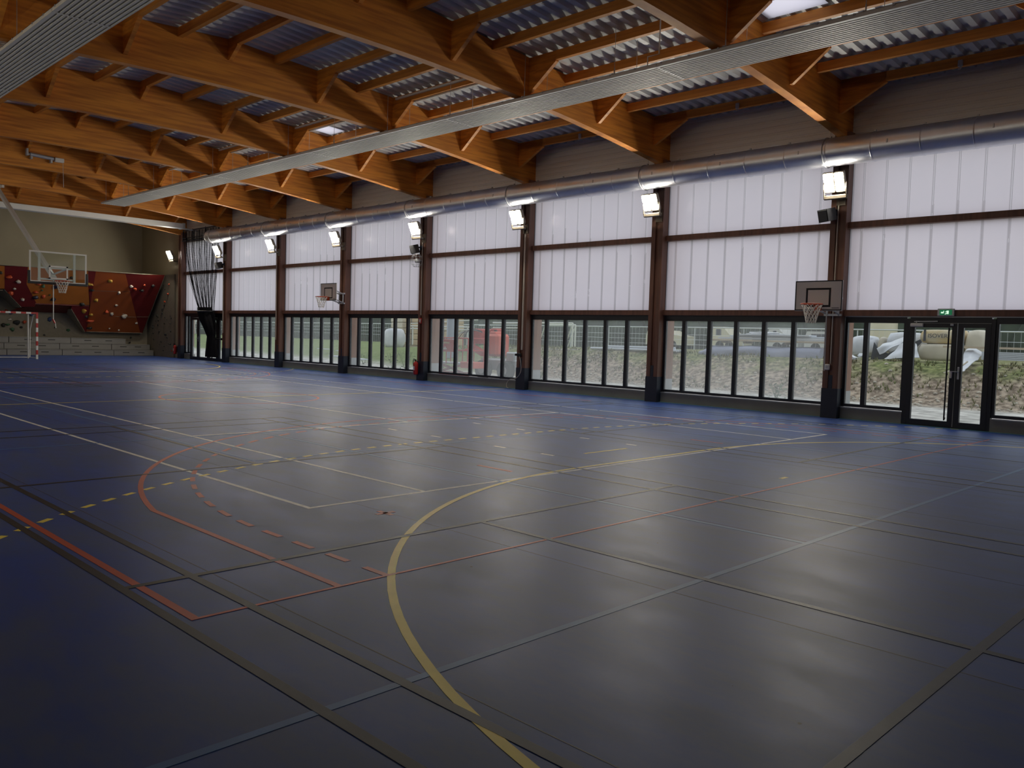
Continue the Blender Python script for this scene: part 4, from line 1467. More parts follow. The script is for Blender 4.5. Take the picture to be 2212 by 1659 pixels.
# holds: (x on plane, y, z, size, colour)
def ov(y, z):                      # point on the overhang plane at height z
    return -44.3 + (4.25 - z) / (4.25 - 1.3) * (-46.6 + 44.3) + .05
H = [  # overhang holds y, z, size, colour
    (15.95, 3.85, .16, 'hold_yellow'), (15.05, 3.62, .14, 'hold_yellow'), (15.2, 3.35, .12, 'hold_black'), (16.55, 3.30, .12, 'hold_white'), (15.55, 2.85, .15, 'hold_yellow'),
    (16.6, 2.65, .12, 'hold_white'), (15.1, 2.30, .15, 'hold_yellow'), (16.2, 2.30, .13, 'hold_orange'), (16.5, 2.20, .10, 'hold_white'), (17.15, 2.12, .18, 'hold_white'),
    (15.55, 1.78, .16, 'hold_orange'), (15.6, 1.42, .14, 'hold_black'), (17.9, 1.75, .10, 'hold_white'), (17.1, 1.35, .07, 'hold_white'), (16.6, 1.42, .06, 'hold_white'),
    (17.05, 3.65, .11, 'hold_white'), (17.3, 3.52, .12, 'hold_orange'), (17.7, 3.75, .10, 'hold_orange'), (17.65, 3.48, .12, 'hold_black'), (18.15, 3.75, .12, 'hold_black'),
    (14.15, 3.88, .12, 'hold_black'), (13.55, 3.42, .15, 'hold_dark'), (13.55, 2.80, .15, 'hold_dark'), (12.95, 3.40, .10, 'hold_green'), (12.75, 2.85, .16, 'hold_dark'),
    (12.7, 3.10, .12, 'hold_orange'), (13.1, 2.90, .11, 'hold_orange'), (12.95, 3.20, .07, 'hold_green'), (13.35, 3.0, .06, 'hold_green'), (12.75, 3.5, .10, 'hold_orange'),
    (11.42, 3.72, .14, 'hold_orange'), (11.85, 3.55, .12, 'hold_white'), (11.75, 3.2, .09, 'hold_white'), (11.65, 3.0, .12, 'hold_orange'), (12.2, 2.72, .11, 'hold_white'),
    (11.05, 3.9, .12, 'hold_black'), (14.95, 2.62, .13, 'hold_black'), (15.5, 2.12, .12, 'hold_yellow'), (15.3, 2.0, .10, 'hold_black')]
hn = 0
def hold(x, y, z, s, c):
    global hn
    hn += 1
    mb = MB()
    mb.blob((x, y, z), (s * .5, s * (.55 + .35 * random.random()), s * (.45 + .3 * random.random())), seed=hn, sub=2, amt=.9, fr=1.3)
    part('climbing_hold', mb, M[c], cw)
for y, z, s, c in H:
    hold(ov(y, z), y, z, s * 1.05, c)
G = [(12.1, 2.10, .15, 'hold_blue'), (13.0, 2.05, .17, 'hold_blue'), (13.85, 1.80, .15, 'hold_blue'), (12.35, 1.62, .20, 'hold_black'), (11.25, 1.72, .15, 'hold_orange'),
     (12.7, 1.65, .13, 'hold_orange'), (12.15, 1.25, .11, 'hold_green'), (14.75, 1.28, .09, 'hold_green'), (11.9, 2.15, .12, 'hold_orange'), (11.75, 1.45, .13, 'hold_black'),
     (11.95, 1.48, .09, 'hold_green'), (12.55, 1.38, .10, 'hold_black'), (11.4, .95, .09, 'hold_black'), (12.05, 1.75, .09, 'hold_white'), (11.4, 2.15, .06, 'hold_black'),
     (11.65, 2.15, .06, 'hold_black'), (11.3, 2.6, .05, 'hold_black'), (11.15, 2.8, .05, 'hold_black'), (11.45, 2.55, .05, 'hold_black'), (14.1, 1.4, .05, 'hold_black'),
     (13.6, 1.0, .05, 'hold_black'), (11.1, 1.45, .06, 'hold_black'), (17.9, .95, .07, 'hold_black'), (17.85, .7, .08, 'hold_black')]
for y, z, s, c in G:
    hold(XG + .03, y, z, s * 1.1, c)
rnd = random.Random(5)
side = [(-44.15, 3.85, .10, 'hold_orange'), (-44.25, 3.35, .11, 'hold_orange'), (-44.65, 2.95, .11, 'hold_orange'), (-44.7, 2.75, .09, 'hold_black'), (-45.0, 2.5, .09, 'hold_black'),
        (-45.0, 2.35, .10, 'hold_black'), (-45.6, 2.2, .10, 'hold_black'), (-45.55, 1.7, .10, 'hold_black'), (-46.2, 1.55, .09, 'hold_black'), (-44.5, 1.2, .10, 'hold_black'),
        (-44.85, 3.85, .07, 'hold_black'), (-44.65, 3.6, .06, 'hold_black'), (-43.75, .35, .07, 'hold_orange')]
for i in range(26):
    side.append((rnd.uniform(-46.2, -43.8), rnd.uniform(.3, 2.3), rnd.uniform(.04, .075), 'hold_black'))
for x, z, s, c in side:
    hold(x, WY - .13, z, s, c)

# ------------------------------------------------------------------ outside
def smst(a, b, x):
    t = max(0, min(1, (x - a) / (b - a)))
    return t * t * (3 - 2 * t)
def gz(x, y):
    f_ = smst(-46, -28, x)                      # bank is steep on the right, gentle far left
    foot = 24.6 + 2.8 * f_; top = 30.6 + (1 - f_) * 2
    h = smst(foot, top, y) * (1.30 * f_ + .85 * (1 - f_)) + smst(32, 75, y) * .12
    h += .10 * f_ * smst(foot, foot + 1.5, y) * (1 - smst(top, top + 1, y)) * noise.noise(Vector((x * .8, y * .8, 3)))
    h += .05 * noise.noise(Vector((x * .35, y * .35, 0))) * smst(19.5, 21, y)
    return -.12 + h

def ground_material():
    m = bpy.data.materials.new('site_ground')
    m.use_nodes = True
    nt = m.node_tree
    N, Lk = nt.nodes, nt.links
    b = N['Principled BSDF']; b.inputs['Roughness'].default_value = .95; b.inputs['Specular IOR Level'].default_value = .1
    tc = N.new('ShaderNodeTexCoord'); sx = N.new('ShaderNodeSeparateXYZ'); Lk.new(tc.outputs['Object'], sx.inputs[0])
    def noise_(sc_, det=6):
        n = N.new('ShaderNodeTexNoise'); n.inputs['Scale'].default_value = sc_; n.inputs['Detail'].default_value = det
        Lk.new(tc.outputs['Object'], n.inputs['Vector']); return n
    def ramp(src, p0, c0, p1, c1):
        r = N.new('ShaderNodeValToRGB'); e = r.color_ramp.elements
        e[0].position = p0; e[0].color = (*c0, 1); e[1].position = p1; e[1].color = (*c1, 1)
        Lk.new(src, r.inputs[0]); return r.outputs[0]
    def mixc(f, a, b_):
        mx = N.new('ShaderNodeMixRGB'); Lk.new(f, mx.inputs[0]); Lk.new(a, mx.inputs[1]); Lk.new(b_, mx.inputs[2]); return mx.outputs[0]
    def mrange(src, a, b_, c0=0., c1=1.):
        r = N.new('ShaderNodeMapRange'); r.inputs['From Min'].default_value = a; r.inputs['From Max'].default_value = b_
        r.inputs['To Min'].default_value = c0; r.inputs['To Max'].default_value = c1; Lk.new(src, r.inputs['Value']); return r.outputs[0]
    def math_(op, a, b_):
        n = N.new('ShaderNodeMath'); n.operation = op
        for i, q in enumerate((a, b_)):
            if isinstance(q, (int, float)): n.inputs[i].default_value = q
            else: Lk.new(q, n.inputs[i])
        n.use_clamp = op in ('ADD', 'SUBTRACT')
        return n.outputs[0]
    fine = noise_(6, 8).outputs['Fac']
    mid = noise_(1.3, 8).outputs['Fac']
    gravel = ramp(noise_(2.2, 9).outputs['Fac'], .35, (.38, .36, .33), .62, (.78, .75, .70))
    dirt = ramp(fine, .40, (.19, .14, .10), .62, (.52, .42, .32))
    grass = ramp(fine, .38, (.09, .11, .035), .62, (.27, .29, .11))
    lawn = ramp(mid, .3, (.15, .21, .06), .7, (.24, .29, .11))
    # grass share grows uphill and in patches
    g1 = math_('ADD', mrange(sx.outputs['Z'], .35, 1.0, -.40, .65), mrange(mid, .40, .62, -.25, .5))
    g2 = mrange(sx.outputs['Z'], .20, .0, 0., .55)
    gm = math_('ADD', g1, 0)
    bank = mixc(gm, dirt, grass)
    lm = mrange(sx.outputs['X'], -27, -33)
    lf = mixc(lm, bank, lawn)
    flat = mrange(math_('ADD', sx.outputs['Y'], 0) if False else sx.outputs['Y'], 26.6, 27.8)
    fin = mixc(flat, gravel, lf)
    Lk.new(fin, b.inputs['Base Color'])
    bp = N.new('ShaderNodeBump'); bp.inputs['Strength'].default_value = .8; bp.inputs['Distance'].default_value = .08
    Lk.new(fine, bp.inputs['Height']); Lk.new(bp.outputs[0], b.inputs['Normal'])
    return m
M['ground'] = ground_material()
mb = MB()
xs = [-150, -130, -110, -95] + [-85 + i * 2.0 for i in range(23)] + [-40 + i * .6 for i in range(90)] + [14 + i * 4 for i in range(8)]
ys = [WY + .2, 20, 21, 22, 23, 24] + [24.4 + i * .35 for i in range(27)] + [34 + i * 4 for i in range(12)] + [90, 120, 160]
n = len(xs)
mb.add([(x, y, gz(x, y)) for y in ys for x in xs], [(j * n + i, j * n + i + 1, (j + 1) * n + i + 1, (j + 1) * n + i) for j in range(len(ys) - 1) for i in range(n - 1)], True)
struct('ground_outside', mb, M['ground'])
# stones on the bank
mb = MB(); rnd = random.Random(21)
for i in range(900):
    x = rnd.uniform(-27, 2); y = 27.2 + abs(rnd.gauss(0, 1)) * 1.1
    s = rnd.uniform(.025, .075)
    bm = bmesh.new(); bmesh.ops.create_icosphere(bm, subdivisions=1, radius=1)
    z = gz(x, y)
    a = rnd.uniform(.6, 1.4)
    for v in bm.verts:
        v.co = Vector((x + v.co.x * s * a * rnd.uniform(.8, 1.2), y + v.co.y * s, z + .3 * s + v.co.z * s * .6))
    mb.addbm(bm)
M['stone'] = mat('pale_stone', (.66, .60, .50), .9, noise_amt=.4, nscale=3)
solo('loose_stones', mb, M['stone'], (-10, 26, 0), 'pale loose stones scattered on the lower earth bank', 'stones', kind='stuff')
# grass tufts
M['blade'] = mat('grass_blade', (.15, .19, .045), .9, nscale=.7, c2=(.20, .17, .07), spec=.1)
mb = MB()
for i in range(2600):
    x = rnd.uniform(-34, 2); y = rnd.choice((rnd.uniform(27.6, 30.6), rnd.uniform(28.6, 32)))
    if noise.noise(Vector((x * .5, y * .6, 9))) < -.12: continue
    z = gz(x, y)
    for j in range(5):
        a = rnd.uniform(0, 2 * pi); h = rnd.uniform(.06, .17); w = .02
        dx, dy = cos(a), sin(a)
        mb.add([(x - dy * w, y + dx * w, z - .01), (x + dy * w, y - dx * w, z - .01), (x + dx * h * .7, y + dy * h * .7, z + h)], [(0, 1, 2)], False)
solo('grass_tufts', mb, M['blade'], (-15, 28, 0), 'ragged grass growing on the earth bank', 'grass', kind='stuff')
# bigger weeds on the left bays
M['weed'] = mat('weed_leaf', (.12, .19, .05), .8, nscale=2, c2=(.07, .11, .03))
def weed(x, y, h, lab):
    mb = MB()
    z = gz(x, y)
    for j in range(60):
        a = rnd.uniform(0, 2 * pi); rr = rnd.uniform(0, h * .7); zz = rnd.uniform(0.02, h)
        c = Vector((x + cos(a) * rr, y + sin(a) * rr, z + zz)); w = rnd.uniform(.05, .10)
        t = rnd.uniform(0, 2 * pi)
        d = Vector((cos(t), sin(t), rnd.uniform(-.3, .6))) * w
        e = Vector((-sin(t), cos(t), rnd.uniform(-.3, .3))) * w * .5
        mb.add([c - d, c + e, c + d, c - e], [(0, 1, 2, 3)], False)
    for j in range(6):
        a = rnd.uniform(0, 2 * pi); rr = h * .5
        mb.tube([(x, y, z - .02), (x + cos(a) * rr, y + sin(a) * rr, z + h)], .008, 4)
    solo('weed_clump', mb, M['weed'], (x, y, z), lab, 'weeds', 'leafy weeds on the bank')
weed(-33.6, 25.6, .75, 'leafy green weed clump below the white wrapped stack, left of the extinguisher column')
weed(-32.2, 25.3, .85, 'leafy green weed clump just left of the extinguisher column')
weed(-37.2, 26.4, .6, 'leafy weed clump left of the white wrapped stack')
weed(-12.9, 25.5, .5, 'dark weed clump on the bank seen beside the hanging crank rod')
weed(-23.0, 25.0, .35, 'small weed clump near the gravel in the bay right of the red lift')
weed(-18.2, 26.8, .4, 'dark weed clump high on the bank left of the second column')

# fence with pale top rail
M['fence'] = mat('pale_galvanised_fence', (.58, .61, .62), .5, .2)
fr_ = thing('perimeter_fence', (-30, 44, 0), 'long wire fence with a pale top rail beyond the site', 'fence')
def fz(x): return 2.58 - .0032 * max(0, -x - 18)
mb = MB()
mb.tube([(x, 44, fz(x) + 0.0) for x in range(-120, 6, 6)], .035, 6)
part('top_rail', mb, M['fence'], fr_)
for i in range(20):
    x = -8 - i * 3.3
    mb = MB(); mb.tube([(x, 44.05, gz(x, 44) - .1), (x, 44.05, fz(x))], .035, 6)
    part('fence_post', mb, M['fence'], fr_)
mb = MB()
for i in range(330):
    x = 2 - i * .28
    mb.tube([(x, 44, gz(x, 44)), (x, 44, fz(x))], .006, 3, cap=False)
for zz in (1.5, 1.8, 2.1):
    mb.tube([(x, 44, zz + .0) for x in range(-100, 6, 6)], .012, 3)
part('wire_infill', mb, M['fence'], fr_, kind='stuff')
# site plates (low grey screen) left part
M['hedge'] = mat('dark_hedge', (.045, .065, .038), .95, nscale=1.4, c2=(.022, .036, .022), bump=.5, bscale=5)
M['foliage'] = mat('dull_foliage', (.085, .11, .045), .95, nscale=1.1, c2=(.035, .05, .024), bump=.8, bscale=3.5)
M['foliage_y'] = mat('autumn_foliage', (.22, .19, .07), .95, nscale=1.1, c2=(.09, .09, .035), bump=.8, bscale=3.5)
M['foliage_b'] = mat('brown_foliage', (.17, .12, .075), .95, nscale=1.1, c2=(.07, .055, .035), bump=.8, bscale=3.5)
M['bark'] = mat('bark', (.06, .045, .035), .9)
def tree(x, y, h, w, m, lab):
    r = thing('tree', (x, y, gz(x, y)), lab, 'tree', 'trees beyond the fence')
    z = gz(x, y)
    mb = MB(); mb.tube([(x, y, z - .1), (x + .1, y, z + h * .35), (x, y, z + h * .7)], [.22, .17, .08], 8)
    for j in range(5):
        a = j * 1.3; mb.tube([(x, y, z + h * (.25 + .07 * j)), (x + cos(a) * w * .4, y + sin(a) * w * .4, z + h * (.45 + .08 * j))], [.07, .03], 5)
    part('trunk', mb, M['bark'], r)
    mb = MB()
    for j in range(14):
        a = rnd.uniform(0, 2 * pi); rr = rnd.uniform(.1, .75) * w / 2
        s = w * rnd.uniform(.16, .27)
        mb.blob((x + cos(a) * rr, y + sin(a) * rr, z + h * rnd.uniform(.16, .9)), (s, s, s * .85), seed=rnd.random() * 50, sub=2, amt=.8, fr=1.8)
    for j in range(700):
        a = rnd.uniform(0, 2 * pi); rr = sqrt(rnd.random()) * w * .58; zz = z + h * rnd.uniform(.08, .98)
        c = Vector((x + cos(a) * rr, y + sin(a) * rr, zz)); q = rnd.uniform(.08, .2)
        d = Vector((rnd.uniform(-1, 1), rnd.uniform(-1, 1), rnd.uniform(-1, 1))) * q; e = Vector((rnd.uniform(-1, 1), rnd.uniform(-1, 1), rnd.uniform(-1, 1))) * q
        mb.add([c - d, c + e, c + d], [(0, 1, 2)], False)
    part('crown', mb, M[m], r)
# trees: azimuth spread over the window view
tl = [(-17.9, 62, 'foliage_b', 'brown leafed tree seen through the pane right of the exit door'), (-25.2, 73, 'foliage', 'dark tree behind the cream tank'),
      (-28.8, 62, 'foliage_y', 'yellowing tree seen behind the near side hoop net'), (-39.0, 73, 'foliage', 'dark tree left of the yellowing one'),
      (-38.3, 62, 'foliage', 'dull green tree over the tarpaulin stack'), (-52.3, 73, 'foliage', 'dull green tree behind the two pale vehicles'),
      (-50.0, 62, 'foliage', 'dull green tree behind the leftmost pale van'), (-67.1, 73, 'foliage', 'dark tree behind the white training goal'),
      (-63.0, 62, 'foliage_y', 'olive tree behind the red lift'), (-81.8, 73, 'foliage', 'dark tree above the red lift basket'),
      (-76.6, 62, 'foliage', 'dark tree behind the pallet stacks'), (-99.1, 73, 'foliage', 'grey green tree behind the white wrapped stack'),
      (-93.0, 62, 'foliage', 'grey green tree over the lawn, fifth bay'), (-120.4, 73, 'foliage', 'grey green tree over the lawn, sixth bay')]
for x, y, m_, lb in tl:
    tree(x, y, 10, 8.6, m_, lb)
# hedge behind the fence, far left
mb = MB()
for i in range(60):
    x = -150 + i * 2.45
    if x > -8: break
    if x < -106: continue
    mb.blob((x, 50 + (i % 3) * .4, 2.0 + .1 * sin(i * 1.7)), (1.9, 1.0, 1.9), seed=i, sub=2, amt=.5, fr=2)
solo('hedge', mb, M['hedge'], (-70, 50, 1), 'long dark hedge behind the fence', 'hedge', kind='stuff')

# insulation rolls
M['wrap_yellow'] = mat('yellow_printed_wrap', (.60, .43, .17), .45, nscale=1.6, c2=(.68, .60, .45), stretch=(.6, 1, 3))
M['wrap_white'] = mat('white_plastic_wrap', (.70, .71, .74), .4, nscale=2.5, c2=(.58, .60, .66), bump=.4)
M['wrap_cream'] = mat('cream_wrap', (.66, .60, .48), .45, nscale=2, c2=(.56, .50, .40), bump=.25)
M['tarp'] = mat('blue_grey_tarpaulin', (.24, .26, .36), .5, nscale=1.5, c2=(.36, .38, .50), bump=.6, stretch=(.5, 1, 2))
M['dark_sheet'] = mat('dark_sheet', (.05, .055, .07), .6)
def rbag(x0, x1, y0, y1, z0, z1, m, name, lab, cat, rnd_=.25, grp=None):
    mb = MB()
    bm = bmesh.new(); bmesh.ops.create_cube(bm, size=1)
    bmesh.ops.subdivide_edges(bm, edges=bm.edges[:], cuts=5, use_grid_fill=True)
    for v in bm.verts:
        c = v.co * 2
        k = 1 - rnd_ * (c.x ** 2 * c.y ** 2 + c.y ** 2 * c.z ** 2 + c.x ** 2 * c.z ** 2) / 3
        j = .03 * noise.noise(Vector((c.x * 2 + x0, c.y * 2, c.z * 2)))
        v.co = Vector(((x0 + x1) / 2 + c.x * (x1 - x0) / 2 * (k + j), (y0 + y1) / 2 + c.y * (y1 - y0) / 2 * (k + j), (z0 + z1) / 2 + c.z * (z1 - z0) / 2 * (k + j)))
    mb.addbm(bm, True)
    return solo(name, mb, M[m], ((x0 + x1) / 2, (y0 + y1) / 2, z0), lab, cat, grp)
GR = 'wrapped insulation packs on the bank'
b1 = rbag(-10.95, -9.48, 32.5, 33.6, 1.86, 2.38, 'wrap_yellow', 'insulation_pack', 'upper yellow wrapped pack with dark lettering behind the glass door', 'insulation pack', .18, GR)
rbag(-10.95, -9.48, 32.45, 33.6, 1.24, 1.86, 'wrap_cream', 'insulation_pack', 'lower cream wrapped pack behind the glass door', 'insulation pack', .14, GR)
rbag(-9.44, -8.75, 32.6, 33.7, 1.25, 2.40, 'wrap_cream', 'insulation_pack', 'tall cream wrapped pack with a rounded end right of the lettered one', 'insulation pack', .30, GR)
rbag(-13.70, -12.68, 32.8, 33.8, 1.25, 2.12, 'wrap_white', 'insulation_pack', 'white wrapped roll at the left of the group, beside white scraps', 'insulation pack', .38, GR)
rbag(-12.60, -12.42, 32.9, 33.8, 1.30, 2.08, 'wrap_cream', 'insulation_pack', 'small cream roll between the two white wrapped rolls', 'insulation pack', .4, GR)
rbag(-12.36, -11.05, 33.0, 34.0, 1.35, 2.28, 'wrap_white', 'insulation_pack', 'white wrapped roll directly left of the lettered pack', 'insulation pack', .3, GR)
# lettering on the yellow pack
def text_on(body, loc, size, m, parent, lab=None):
    cu = bpy.data.curves.new('txt', 'FONT'); cu.body = body; cu.size = size; cu.extrude = .003
    to = bpy.data.objects.new('txt', cu); col.objects.link(to)
    bpy.context.view_layer.update()
    me = bpy.data.meshes.new_from_object(to)
    bpy.data.objects.remove(to)
    me.name = 'lettering'
    me.materials.clear(); me.materials.append(M[m])
    for v in me.vertices:
        x, y, z = v.co
        v.co = (x, -z, y)
    o = bpy.data.objects.new('lettering', me); col.objects.link(o); o.parent = parent
    o.location = Vector(loc) - WL[parent.name]
    if lab: o['label'] = lab
text_on('ISOVER', (-10.62, 32.46, 2.08), .21, 'dark_sheet', b1, 'dark printed lettering')
mb = MB(); mb.box(-10.78, -10.70, 32.49, 32.51, 1.95, 2.36); part('strap', mb, M['dark_sheet'], b1)
def drape(name, pts, lab, m, cat='sheet'):
    """crumpled sheet given as a grid of points"""
    mb = MB()
    nr, nc = len(pts), len(pts[0])
    F = 5
    P = []
    for i in range((nr - 1) * F + 1):
        row = []
        for j in range((nc - 1) * F + 1):
            a, b = i / F, j / F
            i0, j0 = min(int(a), nr - 2), min(int(b), nc - 2)
            fa, fb = a - i0, b - j0
            p = (Vector(pts[i0][j0]) * (1 - fb) + Vector(pts[i0][j0 + 1]) * fb) * (1 - fa) + (Vector(pts[i0 + 1][j0]) * (1 - fb) + Vector(pts[i0 + 1][j0 + 1]) * fb) * fa
            p += Vector((0, -1, .4)) * .10 * noise.noise(p * 3.1)
            row.append(p)
        P.append(row)
    R_, C_ = len(P), len(P[0])
    fr = [v for r_ in P for v in r_]
    bk = [v + Vector((0, .02, -.01)) for v in fr]
    fs = []
    for i in range(R_ - 1):
        for j in range(C_ - 1):
            q = (i * C_ + j, i * C_ + j + 1, (i + 1) * C_ + j + 1, (i + 1) * C_ + j)
            fs.append(q); fs.append(tuple(R_ * C_ + t for t in reversed(q)))
    mb.add(fr + bk, fs, True)
    return solo(name, mb, M[m], pts[0][0], lab, cat)
drape('plastic_sheet', [[(-9.0, 31.4, 1.72), (-8.75, 31.4, 1.75), (-8.50, 31.4, 1.62)], [(-8.85, 30.6, 1.40), (-8.6, 30.5, 1.45), (-8.38, 30.6, 1.38)], [(-8.70, 29.9, 1.24), (-8.5, 29.9, 1.26), (-8.38, 29.9, 1.24)], [(-8.50, 28.8, .96), (-8.38, 28.8, .98), (-8.30, 28.9, 1.0)]],
      'white plastic sheet spilling down the bank behind the narrow door leaf', 'wrap_white')
drape('plastic_sheet', [[(-12.05, 32.0, 1.80), (-11.6, 32.0, 1.95), (-11.12, 32.0, 2.12)], [(-12.15, 31.75, 1.62), (-11.6, 31.6, 1.78), (-11.1, 31.7, 1.95)], [(-12.0, 31.6, 1.42), (-11.7, 31.5, 1.55), (-11.35, 31.5, 1.75)]],
      'white plastic sheet rolled over the dark groundsheet left of the lettered pack', 'wrap_white')
drape('plastic_sheet', [[(-11.15, 31.3, 1.80), (-10.8, 31.3, 1.92), (-10.62, 31.3, 1.85)], [(-11.3, 31.1, 1.55), (-10.85, 31.0, 1.65), (-10.5, 31.1, 1.6)], [(-11.55, 30.9, 1.26), (-10.9, 30.8, 1.30), (-10.35, 30.9, 1.36)]],
      'white plastic sheet lying in a mound against the lettered pack', 'wrap_white')
mb = MB(); mb.tube(smooth([(-8.72, 28.6, .95), (-8.5, 28.7, 1.06), (-8.35, 28.8, 1.16), (-8.22, 28.9, 1.3)]), .025, 6); mb.bar((-8.78, 28.5, .92), (-8.62, 28.6, .97), .1, .02)
solo('pale_stick', mb, M['wrap_cream'], (-8.5, 28.6, 1), 'pale bent stick lying on the bank behind the wide door leaf', 'stick')
mb = MB(); mb.prism([(-12.5, 32.1, 1.2), (-11.3, 32.1, 1.25), (-10.7, 32.1, 1.9), (-10.75, 32.1, 2.0), (-11.9, 32.15, 1.45), (-12.2, 32.1, 1.55), (-12.4, 32.1, 1.85)], (0, .06, 0))
solo('dark_groundsheet', mb, M['dark_sheet'], (-12, 31.8, 1.3), 'dark groundsheet edge beneath the white plastic', 'sheet')
for i, (x, y, s) in enumerate(((-12.75, 30.9, .22), (-12.4, 30.2, .28), (-12.45, 31.0, .16))):
    mb = MB(); z = gz(x, y)
    for j in range(3):
        a = rnd.uniform(0, pi)
        mb.bar((x - cos(a) * s, y - sin(a) * s * .4, z + .04 + j * .05), (x + cos(a) * s, y + sin(a) * s * .4, z + .10 + j * .07), .16, .012)
    solo('plastic_scrap', mb, M['wrap_white'], (x, y, z), ['crumpled white scrap furthest left on the bank edge', 'crumpled white scrap lying lowest on the bank', 'crumpled white scrap against the white roll'][i], 'scrap', 'white plastic scraps')
# panels at right
M['panel_blue'] = mat('white_metal_sheets', (.58, .62, .68), .4, .1)
mb = MB()
for i in range(5): mb.box(-8.3, -2.0, 30.6, 31.7, 1.36 + i * .055, 1.36 + i * .055 + .045)
rp2 = solo('sheet_stack', mb, M['panel_blue'], (-5, 31, 1.4), 'stack of white metal sheets seen right of the exit door', 'sheet stack')
for p in (): pass
M['timber_pale'] = mat('pale_timber', (.55, .45, .32), .8, nscale=3, c2=(.40, .32, .22), stretch=(.3, 3, 3))
mb = MB(); mb.box(-9.6, -1.8, 30.9, 31.15, 1.72, 1.79); solo('plank', mb, M['timber_pale'], (-5, 31, 1.7), 'long pale plank lying on top of the white sheet stack', 'plank')
# tarp covered stack
def tarp_stack():
    r = thing('tarpaulin_stack', (-16.5, 31.5, 1.3), 'low stack under blue grey tarpaulin, boards on top, left of the near hoop', 'stack')
    mb = MB()
    nx, prof = 40, [(30.5, .0), (30.45, .2), (30.55, .38), (30.9, .44), (31.6, .44), (32.0, .40), (32.1, .0)]
    vs = []
    for i in range(nx + 1):
        x = -19.0 + 5.2 * i / nx
        for (y, h) in prof:
            yy = y + .10 * noise.noise(Vector((x * 1.6, y, h * 3)))
            e = .35 + .65 * smst(-19.0, -18.4, x)
            vs.append((x, yy, gz(x, 31) - .03 + h * e * .95 + .03 * noise.noise(Vector((x * 2, y * 2, 1)))))
    m = len(prof)
    fs = [(i * m + j, i * m + j + 1, (i + 1) * m + j + 1, (i + 1) * m + j) for i in range(nx) for j in range(m - 1)]
    mb.add(vs, fs, True)
    mb.add(vs[:m], [list(range(m))], False); mb.add(vs[-m:], [list(range(m))[::-1]], False)
    part('tarpaulin', mb, M['tarp'], r)
    for i, (a, b, y, z, t, mm) in enumerate(((-18.7, -13.6, 30.9, 1.74, .07, 'timber_pale'), (-18.4, -13.6, 31.2, 1.83, .08, 'panel_blue'), (-17.9, -13.6, 31.3, 1.93, .06, 'panel_blue'), (-17.6, -14.4, 31.1, 2.0, .05, 'panel_blue'))):
        mb = MB(); mb.bbox(a, b, y - .25, y + .45, z, z + t, .006); part('board', mb, M[mm], r)
    mb = MB(); mb.blob((-16.5, 31.3, 2.08), (.75, .3, .07), seed=3, sub=3, amt=.5, fr=3); part('loose_wrap', mb, M['wrap_white'], r)
    for x in (-18.2, -17.2, -15.4): 
        mb = MB(); mb.box(x, x + .12, 30.9, 31.5, 1.66, 1.75); part('batten', mb, M['timber_pale'], r)
tarp_stack()
mb = MB()
for i in range(4): mb.tube([(-24.6 + .1 * i, 30.2 + .13 * i, gz(-22, 30.3) + .06 + .0 * i), (-19.9, 30.2 + .13 * i, gz(-22, 30.3) + .08)], .055, 8)
for i in range(3): mb.tube([(-23.9 + .1 * i, 30.27 + .13 * i, gz(-22, 30.3) + .16), (-20.2, 30.27 + .13 * i, gz(-22, 30.3) + .18)], .055, 8)
solo('pipe_stack', mb, M['panel_blue'], (-22, 30, 1.1), 'low stack of long grey white pipes on the bank crest, left of the tarpaulin stack', 'pipe stack')
mb = MB(); mb.bar((-31.0, 30.3, 1.05), (-25.3, 30.3, 1.10), .22, .06)
solo('plank', mb, M['panel_blue'], (-28, 30.3, 1), 'long white plank on the crest left of the pipe stack', 'plank')
# white training goal frames
def train_goal(x, y, lab):
    r = thing('training_goal', (x, y, gz(x, y)), lab, 'goal', 'white training goals')
    z = gz(x, y)
    mb = MB()
    for dx in (0, 2.6):
        mb.tube([(x + dx, y, z), (x + dx, y, z + 1.55)], .05, 8)
    mb.tube([(x, y, z + 1.55), (x + 2.6, y, z + 1.55)], .05, 8)
    part('front_frame', mb, M['white'], r)
    mb = MB()
    for dx in (0, 2.6):
        mb.tube([(x + dx, y, z + 1.5), (x + dx - 1.0, y + .5, z + .2), (x + dx - 1.2, y + .5, z)], .035, 6)
    part('rear_brace', mb, M['white'], r)
train_goal(-35.0, 38, 'white training goal frame nearest the red lift in the pane row')
train_goal(-36.9, 40.5, 'white training goal frame half hidden behind the other')
# distant vehicles
M['cream_paint'] = mat('cream_paint', (.62, .57, .42), .4)
M['pale_grey'] = mat('pale_grey_paint', (.55, .55, .53), .5)
M['tyre'] = mat('tyre', (.02, .02, .02), .8)
def van(x, y, m, lab, L=3.6, h=1.5):
    L *= .8; h *= .85
    r = thing('parked_vehicle', (x, y, gz(x, y)), lab, 'vehicle', 'parked vehicles beyond the fence')
    z = gz(x, y)
    mb = MB(); mb.prism([(x, y, z + .3), (x + L, y, z + .3), (x + L, y, z + .9), (x + L - .7, y, z + 1.0), (x + L - 1.2, y, z + h), (x + .15, y, z + h), (x, y, z + .9)], (0, 1.6, 0))
    part('body', mb, M[m], r)
    mb = MB(); mb.box(x + .4, x + L - 1.3, y - .01, y, z + .95, z + h - .15); part('window_band', mb, M['dark_sheet'], r)
    for dx in (.7, L - .7):
        mb = MB(); mb.tube([(x + dx, y - .02, z + .3), (x + dx, y + .2, z + .3)], .3, 14); part('wheel', mb, M['tyre'], r)
van(-33.5, 47, 'cream_paint', 'cream vehicle beyond the fence, right pane of the bay left of the near hoop bay')
van(-28.5, 47, 'cream_paint', 'cream van left of the tarpaulin stack', 2.6, 1.75)
